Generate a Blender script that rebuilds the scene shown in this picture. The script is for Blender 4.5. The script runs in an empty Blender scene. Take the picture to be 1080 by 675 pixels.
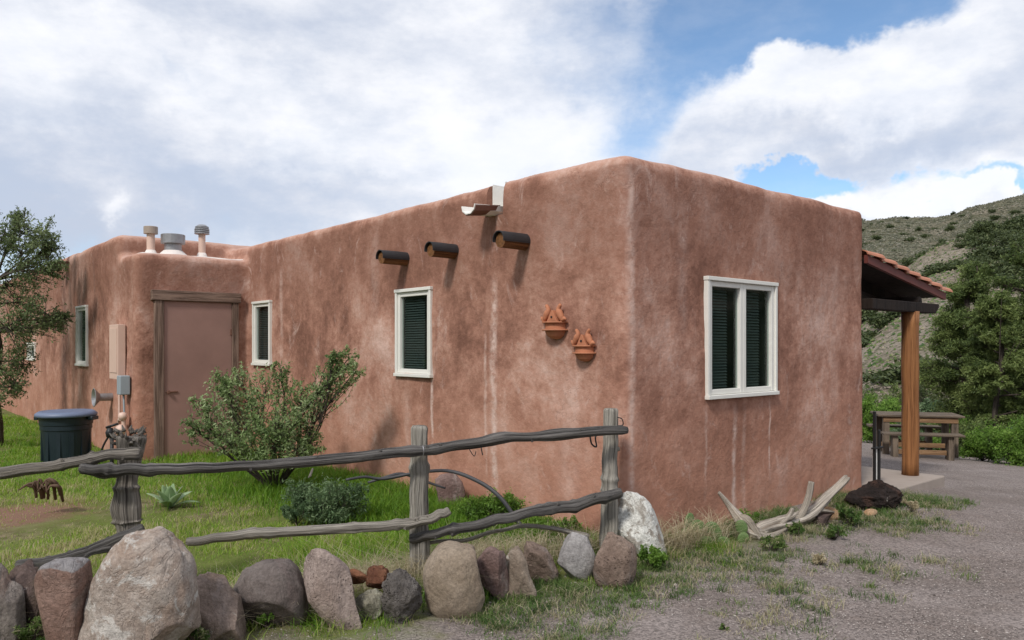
import bpy, bmesh, math, random
import numpy as np
from mathutils import Vector, Matrix, noise as mnoise
SC = bpy.context.scene
COL = SC.collection
R = math.radians
rnd = random.Random(7)
nr = np.random.default_rng(11)

# ------------------------------------------------------------ camera
F = 811.0; EYE = 1.55
cam = bpy.data.cameras.new('camera'); camo = bpy.data.objects.new('camera', cam); COL.objects.link(camo)
cam.sensor_width = 36; cam.lens = F / 1080 * 36; cam.shift_y = 27.5 / 1080; cam.clip_end = 6000; cam.clip_start = .05
camo.location = (0, 0, EYE); camo.rotation_euler = (R(90), 0, 0); SC.camera = camo
SC.view_settings.view_transform = 'Standard'; SC.view_settings.look = 'None'
SC.view_settings.exposure = 0.13; SC.view_settings.gamma = 1; SC.view_settings.use_curve_mapping = False
SC.cycles.max_bounces = 6; SC.cycles.transparent_max_bounces = 12

# ------------------------------------------------------------ node helper
def nd(nt, typ, ins=None, **props):
    n = nt.nodes.new(typ)
    for k, v in props.items(): setattr(n, k, v)
    if ins:
        for k, v in ins.items():
            s = n.inputs[k]
            if isinstance(v, bpy.types.NodeSocket): nt.links.new(v, s)
            elif isinstance(v, bpy.types.Node): nt.links.new(v.outputs[0], s)
            else: s.default_value = v
    return n
def mth(nt, op, a, b=0.0, c=0.0, clamp=False):
    n = nd(nt, 'ShaderNodeMath', {0: a, 1: b, 2: c}, operation=op); n.use_clamp = clamp
    return n.outputs[0]
def sstep(nt, v, a, b, lo=0.0, hi=1.0):
    n = nd(nt, 'ShaderNodeMapRange', {'Value': v, 'From Min': a, 'From Max': b, 'To Min': lo, 'To Max': hi}, interpolation_type='SMOOTHSTEP')
    return n.outputs[0]
def c4(c): return (c[0], c[1], c[2], 1.0)
def mix(nt, f, a, b, mode='MIX'):
    n = nt.nodes.new('ShaderNodeMix'); n.data_type = 'RGBA'; n.blend_type = mode
    for idx, v in ((0, f), (6, a), (7, b)):
        s = n.inputs[idx]
        if isinstance(v, bpy.types.NodeSocket): nt.links.new(v, s)
        else: s.default_value = v if idx == 0 else c4(v)
    return n.outputs[2]
def noi(nt, vec, scale, detail=4, rough=.55, dist=0.0):
    return nd(nt, 'ShaderNodeTexNoise', {'Vector': vec, 'Scale': scale, 'Detail': detail, 'Roughness': rough, 'Distortion': dist}).outputs[0]
def vmul(nt, v, s):
    return nd(nt, 'ShaderNodeVectorMath', {0: v, 1: s}, operation='MULTIPLY').outputs[0]
def dotp(nt, v, s):
    return nd(nt, 'ShaderNodeVectorMath', {0: v, 1: s}, operation='DOT_PRODUCT').outputs['Value']
def newmat(name):
    m = bpy.data.materials.new(name); m.use_nodes = True; nt = m.node_tree
    nt.nodes.clear(); out = nt.nodes.new('ShaderNodeOutputMaterial')
    b = nt.nodes.new('ShaderNodeBsdfPrincipled'); nt.links.new(b.outputs[0], out.inputs[0])
    return m, nt, b, out
def setc(nt, b, key, v):
    if isinstance(v, bpy.types.NodeSocket): nt.links.new(v, b.inputs[key])
    else: b.inputs[key].default_value = v
def bump(nt, b, h, dist, strength=1.0):
    n = nd(nt, 'ShaderNodeBump', {'Height': h, 'Distance': dist, 'Strength': strength})
    nt.links.new(n.outputs[0], b.inputs['Normal']); return n
def gpos(nt): return nt.nodes.new('ShaderNodeNewGeometry')

# ------------------------------------------------------------ world and sun
TH = math.atan2(811, 938)
CT, ST = math.cos(TH), math.sin(TH)
dR = Vector((CT, ST, 0)); dL = Vector((-ST, CT, 0)); UP = Vector((0, 0, 1))
CORN = Vector((.866, 5.85, 0))
sunv = (-dR * .66 - dL * .25 + UP * .72).normalized()
w = bpy.data.worlds.new('World'); SC.world = w; w.use_nodes = True
nt = w.node_tree; nt.nodes.clear()
wo = nt.nodes.new('ShaderNodeOutputWorld'); bg = nt.nodes.new('ShaderNodeBackground')
nt.links.new(bg.outputs[0], wo.inputs[0]); bg.inputs[1].default_value = .10
sky = nt.nodes.new('ShaderNodeTexSky'); sky.sky_type = 'NISHITA'; sky.sun_disc = False
sky.sun_elevation = math.asin(sunv.z); sky.sun_rotation = math.atan2(sunv.x, sunv.y); sky.altitude = 1600
sky.air_density = 1.0; sky.dust_density = .6; sky.ozone_density = 1.6
tc = nt.nodes.new('ShaderNodeTexCoord'); D = tc.outputs['Generated']
warp = nd(nt, 'ShaderNodeTexNoise', {'Vector': D, 'Scale': 5.0, 'Detail': 6, 'Roughness': .6})
wv = nd(nt, 'ShaderNodeVectorMath', {0: warp.outputs['Color'], 1: (.5, .5, .5)}, operation='SUBTRACT').outputs[0]
wv = nd(nt, 'ShaderNodeVectorMath', {0: wv, 'Scale': .22}, operation='SCALE').outputs[0]
Dw = nd(nt, 'ShaderNodeVectorMath', {0: D, 1: wv}, operation='ADD').outputs[0]
def azel(vec):
    s = nd(nt, 'ShaderNodeSeparateXYZ', {0: vec})
    return mth(nt, 'ARCTAN2', s.outputs[0], s.outputs[1]), mth(nt, 'ARCSINE', s.outputs[2])
az, el = azel(Dw)
az0, el0 = azel(D)
def spot(px, py, rx, ry, rot=0.0, raw=False):
    x, y = (px - 540) / F, (365 - py) / F
    a0 = math.atan(x); e0 = math.atan(y / math.hypot(1, x))
    A, E = (az0, el0) if raw else (az, el)
    da = mth(nt, 'SUBTRACT', A, a0); de = mth(nt, 'SUBTRACT', E, e0)
    c, s = math.cos(R(rot)), math.sin(R(rot))
    u = mth(nt, 'ADD', mth(nt, 'MULTIPLY', da, c), mth(nt, 'MULTIPLY', de, s))
    v = mth(nt, 'SUBTRACT', mth(nt, 'MULTIPLY', de, c), mth(nt, 'MULTIPLY', da, s))
    u = mth(nt, 'DIVIDE', u, rx / F); v = mth(nt, 'DIVIDE', v, ry / F)
    r2 = mth(nt, 'ADD', mth(nt, 'MULTIPLY', u, u), mth(nt, 'MULTIPLY', v, v))
    return mth(nt, 'EXPONENT', mth(nt, 'MULTIPLY', r2, -1.0))
def acc(lst):
    tot = None
    for wgt, s in lst:
        t = mth(nt, 'MULTIPLY', s, wgt); tot = t if tot is None else mth(nt, 'ADD', tot, t)
    return tot
blue = acc([(1.3, spot(860, 18, 140, 46, -2)), (.78, spot(735, 85, 85, 50, 35)), (.62, spot(665, 150, 50, 34, 38)), (.45, spot(610, 45, 80, 50)),
            (.85, spot(900, 190, 135, 16, 6)), (.75, spot(1055, 181, 60, 9)), (.7, spot(800, 208, 70, 16, 18)), (.35, spot(165, 75, 45, 9, -20)), (.45, spot(40, 268, 190, 20, 10))])
blue = mth(nt, 'ADD', blue, acc([(-.9, spot(1050, 80, 110, 60, 25, True)), (-.8, spot(860, 118, 150, 34, 8, True)), (-.5, spot(820, 75, 22, 24, 0, True)), (-.6, spot(925, 208, 100, 10, 4, True))]))
fb = noi(nt, vmul(nt, D, (1, 1, 1.8)), 6.5, 10, .62)
dens = mth(nt, 'SUBTRACT', 1.0, blue)
dens = mth(nt, 'ADD', dens, mth(nt, 'MULTIPLY', mth(nt, 'SUBTRACT', fb, .5), 1.25))
wisp = sstep(nt, az0, .34, .12)
lo_ = mth(nt, 'MULTIPLY_ADD', wisp, -.55, .32); hi_ = mth(nt, 'MULTIPLY_ADD', wisp, .30, .66)
cloud = nd(nt, 'ShaderNodeMapRange', {'Value': dens, 'From Min': lo_, 'From Max': hi_}, interpolation_type='SMOOTHSTEP').outputs[0]
n2 = noi(nt, vmul(nt, Dw, (1, 1, 2.6)), 2.4, 8, .55)
n3 = noi(nt, vmul(nt, D, (1, 1, 2.2)), 10, 8, .6)
br = acc([(.65, spot(565, 160, 105, 38, 14)), (.35, spot(240, 112, 180, 34, -14)), (.75, spot(960, 205, 140, 20, 6)),
          (.30, spot(985, 70, 90, 40, 40)), (.30, spot(840, 105, 120, 30)), (.35, spot(10, 55, 60, 40)), (-.50, spot(90, 222, 240, 45, 4)), (.15, spot(480, 40, 200, 70)),
          (-.15, spot(160, 15, 300, 40)), (-.40, spot(905, 150, 130, 18, 4)), (-.5, spot(917, 214, 26, 6)), (.5, spot(102, 206, 18, 8))])
br = mth(nt, 'ADD', br, mth(nt, 'MULTIPLY', mth(nt, 'SUBTRACT', n2, .5), 1.3))
br = mth(nt, 'ADD', br, mth(nt, 'MULTIPLY', mth(nt, 'SUBTRACT', n3, .5), 1.1))
br = mth(nt, 'ADD', br, .06)
brs = sstep(nt, br, -.50, .60)
ccol = mix(nt, brs, (5.2, 5.75, 6.95), (9.2, 9.3, 9.7))
skyc = mix(nt, 1.0, sky.outputs[0], (1.4, 1.52, 1.52), 'MULTIPLY')
cloud = mth(nt, 'MULTIPLY_ADD', cloud, .90, mth(nt, 'MULTIPLY', sstep(nt, n3, .35, .7), .10), clamp=True)
skyt = mix(nt, cloud, skyc, ccol)
nt.links.new(skyt, bg.inputs[0])
sl = bpy.data.lights.new('sun', 'SUN'); sl.energy = 2.5; sl.angle = R(9); sl.color = (1, .95, .88)
so = bpy.data.objects.new('sun', sl); COL.objects.link(so); so.rotation_euler = sunv.to_track_quat('Z', 'Y').to_euler()
so.location = (0, 0, 30)

# ------------------------------------------------------------ geometry helpers
def H(t, u, z=0.0): return CORN + dR * t + dL * u + UP * z
def tR(px, u=0.0):
    k = (px - 540) / F; c = CORN + dL * u
    return (k * c.y - c.x) / (CT - k * ST)
def uL(px, t=0.0):
    k = (px - 540) / F; c = CORN + dR * t
    return (c.x - k * c.y) / (ST + k * CT)
def zat(py, Y): return EYE - (py - 365) / F * Y
def at(px, py, Y): return Vector(((px - 540) / F * Y, Y, zat(py, Y)))
def gz(x, y):
    s = (x - CORN.x) * CT + (y - CORN.y) * ST - 3.3
    s = np.asarray(s, float)
    z = -.063 * np.where(s > 0, s, 0)
    z = np.where(s > 7, -.441 - .11 * (s - 7), z)
    return np.maximum(z, -3.0)
def gnd(px, py, z=0.0):
    Y = F * (EYE - z) / (py - 365)
    for _ in range(8):
        x = (px - 540) / F * Y; Y = F * (EYE - float(gz(x, Y)) - z) / (py - 365)
    return Vector(((px - 540) / F * Y, Y, float(gz((px - 540) / F * Y, Y)) + z))

class MB:
    def __init__(s): s.v = []; s.f = []; s.tc = []; s.n = 0; s.var = []
    def add(s, v, f, tc=None, var=0.5):
        v = np.asarray(v, float).reshape(-1, 3)
        s.v.append(v); s.f += [tuple(i + s.n for i in q) for q in f]
        s.tc.append(np.asarray(tc, float) if tc is not None else v.copy())
        s.var.append(np.full(len(v), var) if np.isscalar(var) else np.asarray(var, float)); s.n += len(v)
    def box(s, c, a, b, n, w_, h_, d_, bev=0):
        """box centred at c, axes a (w), b (h), n (d)"""
        c = Vector(c); vs = []
        for i in (-1, 1):
            for j in (-1, 1):
                for k in (-1, 1): vs.append(c + Vector(a) * (i * w_ / 2) + Vector(b) * (j * h_ / 2) + Vector(n) * (k * d_ / 2))
        s.add(vs, [(0, 1, 3, 2), (4, 6, 7, 5), (0, 4, 5, 1), (2, 3, 7, 6), (0, 2, 6, 4), (1, 5, 7, 3)])
    def tube(s, path, rad, seg=10, groove=0.0, seed=0, cap=True, sq=1.0):
        P = [Vector(p) for p in path]; n = len(P); vs = []; tcs = []; ln = 0
        ref = None
        for i, p in enumerate(P):
            t = (P[min(i + 1, n - 1)] - P[max(i - 1, 0)]).normalized()
            if ref is None:
                ref = t.orthogonal().normalized()
            ref = (ref - t * ref.dot(t)).normalized(); bi = t.cross(ref)
            if i: ln += (P[i] - P[i - 1]).length
            r = rad[i] if hasattr(rad, '__len__') else rad
            for k in range(seg):
                a = 2 * math.pi * k / seg; rr = r
                if groove:
                    rr *= 1 + groove * mnoise.noise(Vector((math.cos(a) * 2.2 + seed, math.sin(a) * 2.2, ln * 1.6 + seed))) * 1.6 \
                            + groove * .9 * mnoise.noise(Vector((math.cos(a) * 6, math.sin(a) * 6 + seed, ln * 3.5))) + groove * .14 * mnoise.noise(Vector((math.cos(a) * 3, math.sin(a) * 3 + seed, ln * 22)))
                vs.append(p + ref * (math.cos(a) * rr) + bi * (math.sin(a) * rr * sq)); tcs.append((math.cos(a), math.sin(a), ln + seed * 3.1))
        fs = []
        for i in range(n - 1):
            for k in range(seg):
                a = i * seg + k; b = i * seg + (k + 1) % seg
                fs.append((a, b, b + seg, a + seg))
        if cap:
            fs.append(tuple(range(seg))[::-1]); fs.append(tuple(range((n - 1) * seg, n * seg)))
        s.add(vs, fs, tcs)
    def lathe(s, c, prof, seg=32, axis=UP, half=False, ref=None):
        axis = Vector(axis).normalized(); r0 = Vector(ref) if ref else axis.orthogonal().normalized(); b0 = axis.cross(r0)
        n = seg + 1 if half else seg; vs = []
        for r, h in prof:
            for k in range(n):
                a = (math.pi * k / seg) if half else 2 * math.pi * k / seg
                vs.append(Vector(c) + r0 * (math.cos(a) * r) + b0 * (math.sin(a) * r) + axis * h)
        fs = []
        for i in range(len(prof) - 1):
            for k in range(n if not half else n - 1):
                a = i * n + k; b = i * n + (k + 1) % n
                fs.append((a, b, b + n, a + n))
        s.add(vs, fs)
    def build(s, name, mat, parent=None, smooth=False, bevel=0, solid=0, subs=0):
        V = np.concatenate(s.v); off = np.zeros(3)
        if parent is not None: off = np.array(parent.location if parent.parent is None else parent.parent.location)
        me = bpy.data.meshes.new(name); me.from_pydata((V - off).tolist(), [], s.f)
        a = me.attributes.new('tc', 'FLOAT_VECTOR', 'POINT'); a.data.foreach_set('vector', np.concatenate(s.tc).astype('f').ravel())
        a = me.attributes.new('var', 'FLOAT', 'POINT'); a.data.foreach_set('value', np.concatenate(s.var).astype('f'))
        me.materials.append(mat); me.update()
        if smooth: me.shade_smooth()
        o = bpy.data.objects.new(name, me); COL.objects.link(o)
        if parent is not None: o.parent = parent
        bm = bmesh.new(); bm.from_mesh(me); bmesh.ops.recalc_face_normals(bm, faces=bm.faces); bm.to_mesh(me); bm.free()
        if bevel:
            m = o.modifiers.new('b', 'BEVEL'); m.width = bevel; m.segments = 2; m.limit_method = 'ANGLE'
        if solid:
            m = o.modifiers.new('s', 'SOLIDIFY'); m.thickness = solid; m.offset = 0
        if subs:
            m = o.modifiers.new('u', 'SUBSURF'); m.levels = subs; m.render_levels = subs
        return o
def quick(name, V, Fq, mat, parent=None, tc=None, var=None, smooth=False, nv=4):
    """fast numpy mesh: V (N,3), Fq (M,k) int"""
    off = np.zeros(3)
    if parent is not None: off = np.array(parent.location if parent.parent is None else parent.parent.location)
    me = bpy.data.meshes.new(name)
    V = np.asarray(V, 'f') - off.astype('f')
    me.vertices.add(len(V)); me.vertices.foreach_set('co', V.ravel())
    k = Fq.shape[1]; M = len(Fq)
    me.loops.add(M * k); me.loops.foreach_set('vertex_index', Fq.astype('i').ravel())
    me.polygons.add(M); me.polygons.foreach_set('loop_start', np.arange(0, M * k, k, dtype='i')); me.polygons.foreach_set('loop_total', np.full(M, k, 'i'))
    me.update(calc_edges=True); me.validate()
    if var is not None:
        a = me.attributes.new('var', 'FLOAT', 'POINT'); a.data.foreach_set('value', np.asarray(var, 'f'))
    me.materials.append(mat)
    if smooth: me.shade_smooth()
    o = bpy.data.objects.new(name, me); COL.objects.link(o)
    if parent is not None: o.parent = parent
    return o
def thing(name, loc, label, cat, group=None):
    o = bpy.data.objects.new(name, None); COL.objects.link(o); o.location = loc; o.empty_display_size = .1
    return tag(o, label, cat, group)
def tag(o, label=None, cat=None, group=None, kind=None):
    if label: o['label'] = label
    if cat: o['category'] = cat
    if group: o['group'] = group
    if kind: o['kind'] = kind
    return o
def settle(o):
    """move a mesh's origin to its base centre, keep geometry in place"""
    me = o.data; n = len(me.vertices); co = np.empty(n * 3, 'f'); me.vertices.foreach_get('co', co); co = co.reshape(-1, 3)
    c = (co.min(0) + co.max(0)) / 2; c[2] = co[:, 2].min(); me.vertices.foreach_set('co', (co - c).ravel()); o.location = c.tolist(); me.update()
    return o
def spline(pts, n):
    P = [Vector(p) for p in pts]; P = [P[0] * 2 - P[1]] + P + [P[-1] * 2 - P[-2]]; out = []
    m = len(P) - 3
    for i in range(n):
        x = i / (n - 1) * m; k = min(int(x), m - 1); t = x - k; a, b, c, d = P[k:k + 4]
        out.append(.5 * ((2 * b) + (c - a) * t + (2 * a - 5 * b + 4 * c - d) * t * t + (3 * b - a - 3 * c + d) * t ** 3))
    return out
def evalmesh(o, name):
    dg = bpy.context.evaluated_depsgraph_get(); dg.update()
    me = bpy.data.meshes.new_from_object(o.evaluated_get(dg)); me.name = name; return me

# ------------------------------------------------------------ materials
def plain(name, col, rough=.6, metal=0.0, var=.12, scale=12, bmp=.002, spec=.5):
    m, nt, b, o = newmat(name); g = gpos(nt); P = g.outputs['Position']
    n = noi(nt, P, scale, 5, .6); n2 = noi(nt, P, scale * .22, 3)
    f = mth(nt, 'MULTIPLY_ADD', mth(nt, 'ADD', n, n2), var * 2.2, 1 - var * 2.2)
    cc = mix(nt, 1.0, col, (1, 1, 1), 'MULTIPLY')
    vm = nd(nt, 'ShaderNodeVectorMath', {0: cc, 'Scale': f}, operation='SCALE').outputs[0]
    setc(nt, b, 'Base Color', vm); b.inputs['Roughness'].default_value = rough; b.inputs['Metallic'].default_value = metal
    b.inputs['Specular IOR Level'].default_value = spec
    if bmp: bump(nt, b, n, bmp)
    return m
def stucco_mat():
    m, nt, b, o = newmat('adobe_stucco'); g = gpos(nt); P = g.outputs['Position']; s = nd(nt, 'ShaderNodeSeparateXYZ', {0: P}); z = s.outputs[2]
    nz = nd(nt, 'ShaderNodeSeparateXYZ', {0: g.outputs['Normal']}).outputs[2]
    a = noi(nt, P, .75, 6, .62, .3); bb = noi(nt, P, 2.4, 8, .68, .25); c = noi(nt, vmul(nt, P, (1, 1, .2)), 4.5, 6, .65, .2); d = noi(nt, P, 16, 7, .72)
    f = mth(nt, 'ADD', mth(nt, 'MULTIPLY', a, .62), mth(nt, 'ADD', mth(nt, 'MULTIPLY', bb, .42), mth(nt, 'MULTIPLY', c, .16)))
    f = mth(nt, 'MULTIPLY_ADD', mth(nt, 'SUBTRACT', mth(nt, 'ADD', f, mth(nt, 'MULTIPLY', d, .26)), .73), 1.05, .702)
    r = nt.nodes.new('ShaderNodeValToRGB'); nt.links.new(f, r.inputs[0]); e = r.color_ramp.elements
    e[0].position = .56; e[0].color = (.21, .105, .076, 1); e[1].position = .86; e[1].color = (.66, .46, .39, 1)
    for p, cl in ((.64, (.32, .165, .120, 1)), (.70, (.42, .228, .168, 1)), (.76, (.52, .31, .24, 1))):
        q = e.new(p); q.color = cl
    col = r.outputs[0]
    # warmer, redder plaster low down and paler weathered roll on the parapet
    low = mth(nt, 'MULTIPLY', sstep(nt, mth(nt, 'ADD', z, mth(nt, 'MULTIPLY', bb, .7)), 1.9, .6), .55)
    col = mix(nt, low, col, (.50, .255, .175))
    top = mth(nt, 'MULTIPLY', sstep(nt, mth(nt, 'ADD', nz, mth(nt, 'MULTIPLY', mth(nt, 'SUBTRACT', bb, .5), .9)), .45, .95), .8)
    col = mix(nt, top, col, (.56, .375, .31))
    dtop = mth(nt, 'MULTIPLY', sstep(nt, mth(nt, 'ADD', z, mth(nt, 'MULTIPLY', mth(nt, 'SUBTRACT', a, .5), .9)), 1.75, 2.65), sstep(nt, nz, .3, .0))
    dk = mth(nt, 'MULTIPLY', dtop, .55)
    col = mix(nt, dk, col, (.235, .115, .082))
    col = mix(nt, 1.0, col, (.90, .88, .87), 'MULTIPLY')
    # drip streaks, fixed on the wall
    uu = dotp(nt, P, tuple(dL)); tt = dotp(nt, P, tuple(dR)); u0 = CORN.dot(dL); t0 = CORN.dot(dR)
    vn = noi(nt, vmul(nt, P, (1, 1, .5)), 5, 5, .7)
    def streak(q, pos, wd, z0, z1, amt, wob=.1):
        nonlocal col
        dd = mth(nt, 'ABSOLUTE', mth(nt, 'SUBTRACT', mth(nt, 'ADD', q, mth(nt, 'MULTIPLY', mth(nt, 'SUBTRACT', vn, .5), wob)), pos))
        mk = mth(nt, 'MULTIPLY', sstep(nt, dd, wd, 0), mth(nt, 'MULTIPLY', sstep(nt, z, z0 - .15, z0 + .15), sstep(nt, z, z1 + .15, z1 - .15)))
        mk = mth(nt, 'MULTIPLY', mk, sstep(nt, noi(nt, P, 9, 5, .7), .3, .62)); mk = mth(nt, 'MULTIPLY', mk, amt)
        return mk
    onL = sstep(nt, mth(nt, 'SUBTRACT', tt, t0), .35, .2); onR = sstep(nt, mth(nt, 'SUBTRACT', uu, u0), .35, .2)
    for px, wd, z0, z1, amt in ((521, .07, .2, 2.1, .95), (513, .03, .4, 1.6, .6), (456, .035, .5, 1.3, .9), (430, .1, .3, 1.0, .35), (296, .08, .4, 2.6, .4), (395, .14, 1.9, 2.8, .25), (600, .2, .2, 1.3, .3)):
        mk = mth(nt, 'MULTIPLY', streak(uu, u0 + uL(px), wd, z0, z1, amt), onL); col = mix(nt, mk, col, (.66, .50, .44))
    for px, wd, z0, z1, amt in ((667, .05, .3, 2.9, .7), (775, .05, .1, .95, .9), (812, .025, .4, 1.0, .9), (744, .03, .3, 1.0, .5), (880, .15, .9, 2.4, .3), (720, .1, 1.7, 2.7, .3), (785, .05, .0, 1.0, .35)):
        mk = mth(nt, 'MULTIPLY', streak(tt, t0 + tR(px), wd, z0, z1, amt), onR); col = mix(nt, mk, col, (.62, .46, .40))
    for px, tw, wd, z0, z1, amt in ((67, -1.57, .5, .0, 2.9, .65), (100, -1.57, .12, 1.4, 2.9, .4)):
        mk = mth(nt, 'MULTIPLY', streak(uu, u0 + uL(px, tw), wd, z0, z1, amt), onL); col = mix(nt, mk, col, (.13, .075, .065))
    # small pale scuffs
    sc = mth(nt, 'MULTIPLY', sstep(nt, noi(nt, vmul(nt, P, (1, 1, .6)), 3.2, 10, .78, .7), .555, .70), .55)
    col = mix(nt, sc, col, (.60, .44, .385))
    ck = noi(nt, P, 1.7, 6, .62, .5); ckm = mth(nt, 'MULTIPLY', sstep(nt, mth(nt, 'ABSOLUTE', mth(nt, 'SUBTRACT', ck, .5)), .0035, .0), sstep(nt, noi(nt, P, .8, 2), .5, .62))
    col = mix(nt, mth(nt, 'MULTIPLY', ckm, .55), col, (.10, .05, .035))
    setc(nt, b, 'Base Color', col); b.inputs['Roughness'].default_value = .95; b.inputs['Specular IOR Level'].default_value = .12
    h = mth(nt, 'ADD', mth(nt, 'MULTIPLY', noi(nt, P, 28, 6, .7), .35), mth(nt, 'ADD', mth(nt, 'MULTIPLY', noi(nt, P, 6, 4, .6), 1.0), mth(nt, 'MULTIPLY', noi(nt, P, 150, 3, .6), .12)))
    bump(nt, b, h, .022, .8)
    return m
def wood_mat(name, dark, light, rough=.85, sc=1.0, crack=1.0):
    m, nt, b, o = newmat(name)
    at_ = nd(nt, 'ShaderNodeAttribute', attribute_name='tc').outputs['Vector']
    v = vmul(nt, at_, (3.0, 3.0, .9)); v2 = vmul(nt, at_, (9.0, 9.0, 1.1))
    a = noi(nt, v, 1.2 * sc, 6, .65, .4); c = noi(nt, v2, 1.6 * sc, 6, .7, .3); d = noi(nt, at_, 2.2, 3, .5)
    f = mth(nt, 'ADD', mth(nt, 'MULTIPLY', a, .5), mth(nt, 'ADD', mth(nt, 'MULTIPLY', c, .45), mth(nt, 'MULTIPLY', d, .35)))
    g_ = noi(nt, vmul(nt, at_, (22, 22, 1.3)), 1.5 * sc, 5, .7, .2)
    f = mth(nt, 'ADD', f, mth(nt, 'MULTIPLY', mth(nt, 'SUBTRACT', g_, .5), .5))
    col = mix(nt, sstep(nt, f, .46, .80), dark, light)
    cr = sstep(nt, c, .44, .34); col = mix(nt, mth(nt, 'MULTIPLY', cr, .75 * crack), col, (dark[0] * .3, dark[1] * .3, dark[2] * .3))
    setc(nt, b, 'Base Color', col); b.inputs['Roughness'].default_value = rough; b.inputs['Specular IOR Level'].default_value = .25
    cr2 = sstep(nt, g_, .40, .33); col = mix(nt, mth(nt, 'MULTIPLY', cr2, .6 * crack), col, (dark[0] * .35, dark[1] * .35, dark[2] * .35)); setc(nt, b, 'Base Color', col)
    h = mth(nt, 'SUBTRACT', mth(nt, 'ADD', c, g_), mth(nt, 'ADD', mth(nt, 'MULTIPLY', cr, .8), mth(nt, 'MULTIPLY', cr2, .5))); bump(nt, b, h, .009 * crack + .002)
    return m
def leaf_mat(name, stops, trans=.35, rough=.55):
    m, nt, b, o = newmat(name); a = nd(nt, 'ShaderNodeAttribute', attribute_name='var').outputs['Fac']
    r = nt.nodes.new('ShaderNodeValToRGB'); nt.links.new(a, r.inputs[0]); e = r.color_ramp.elements
    e[0].position = stops[0][0]; e[0].color = c4(stops[0][1]); e[1].position = stops[-1][0]; e[1].color = c4(stops[-1][1])
    for p, c in stops[1:-1]: q = e.new(p); q.color = c4(c)
    setc(nt, b, 'Base Color', r.outputs[0]); b.inputs['Roughness'].default_value = rough; b.inputs['Specular IOR Level'].default_value = .3
    t = nd(nt, 'ShaderNodeBsdfTranslucent', {0: r.outputs[0]}); mx = nd(nt, 'ShaderNodeMixShader', {0: trans, 1: b.outputs[0], 2: t.outputs[0]})
    nt.links.new(mx.outputs[0], o.inputs[0]); return m
def rock_mat(name, c1, c2, c3=None, lich=.0, lcol=(.6, .58, .52), rough=.9, sc=1.0, bmp=.012, pore=0.0, cap=None):
    m, nt, b, o = newmat(name); P = nd(nt, 'ShaderNodeTexCoord').outputs['Object']
    a = noi(nt, P, 5 * sc, 7, .65, .5); f = noi(nt, P, 60 * sc, 4, .7)
    col = mix(nt, sstep(nt, a, .36, .64), c1, c2)
    if c3: col = mix(nt, sstep(nt, noi(nt, P, 3.1 * sc, 5, .6, .8), .48, .6), col, c3)
    if lich:
        lm = sstep(nt, noi(nt, P, 6.5 * sc, 9, .75, .6), .60 - lich * .7, .66 - lich * .7); col = mix(nt, mth(nt, 'MULTIPLY', lm, .85), col, lcol)
    if cap: col = mix(nt, sstep(nt, nd(nt, 'ShaderNodeSeparateXYZ', {0: gpos(nt).outputs['Normal']}).outputs[2], .42, .55), col, cap)
    sp = mth(nt, 'MULTIPLY_ADD', f, 1.4, .3); col = nd(nt, 'ShaderNodeVectorMath', {0: col, 'Scale': sp}, operation='SCALE').outputs[0]
    cr = sstep(nt, mth(nt, 'ABSOLUTE', mth(nt, 'SUBTRACT', noi(nt, P, 3.2 * sc, 5, .6, 1.0), .5)), .018, .0)
    h = mth(nt, 'ADD', mth(nt, 'MULTIPLY', noi(nt, P, 9 * sc, 9, .72), 1.5), mth(nt, 'SUBTRACT', mth(nt, 'MULTIPLY', f, .3), mth(nt, 'MULTIPLY', cr, .15)))
    col = mix(nt, mth(nt, 'MULTIPLY', sstep(nt, noi(nt, P, 22 * sc, 6, .75), .52, .66), .45), col, tuple(x * .45 for x in c1))
    if pore:
        vo = nd(nt, 'ShaderNodeTexVoronoi', {'Vector': P, 'Scale': 55 * sc}).outputs['Distance']; pm = sstep(nt, vo, .38, .12)
        pm = mth(nt, 'MULTIPLY', pm, sstep(nt, noi(nt, P, 9, 3), .42, .6)); h = mth(nt, 'SUBTRACT', h, mth(nt, 'MULTIPLY', pm, pore)); col = mix(nt, mth(nt, 'MULTIPLY', pm, .6), col, tuple(x * .35 for x in c1))
    setc(nt, b, 'Base Color', col); b.inputs['Roughness'].default_value = rough; b.inputs['Specular IOR Level'].default_value = .25
    bump(nt, b, h, bmp * 1.7); return m
M_STUCCO = stucco_mat()
M_WHITE = plain('white_window_paint', (.74, .73, .68), .45, var=.05)
M_DARKIN = plain('dark_interior', (.015, .016, .017), .9, bmp=0)
M_BLIND = plain('dark_blind_slats', (.065, .08, .08), .5, var=.05, bmp=0)
M_FRAMEW = wood_mat('weathered_brown_door_wood', (.10, .062, .046), (.30, .205, .16), crack=.6)
M_DOOR = plain('faded_mauve_brown_door_paint', (.30, .175, .145), .7, var=.22, scale=3.0, bmp=.002)
M_GREYW = wood_mat('grey_weathered_pole', (.085, .073, .064), (.40, .36, .31))
M_GREYL = wood_mat('pale_split_pole', (.17, .145, .12), (.62, .57, .49))
M_POST = wood_mat('silver_grey_post', (.15, .135, .115), (.58, .54, .47))
M_DARKW = wood_mat('dark_weathered_pole', (.034, .032, .032), (.30, .28, .262))
M_DRIFT = wood_mat('bleached_driftwood', (.30, .235, .18), (.74, .67, .58), crack=.7)
M_PORCHW = wood_mat('orange_stained_post', (.16, .062, .022), (.35, .16, .062), .55, sc=.6, crack=.35)
M_BEAM = wood_mat('dark_roof_timber', (.008, .005, .004), (.022, .014, .010), .8, crack=.4)
M_VIGA = wood_mat('amber_log_wood', (.10, .044, .016), (.30, .135, .05), .6, crack=.5)
M_BARK = wood_mat('dark_bark', (.035, .028, .022), (.13, .105, .085))
M_TABLEW = wood_mat('weathered_bench_wood', (.06, .045, .034), (.20, .155, .115), crack=.5)
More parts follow.
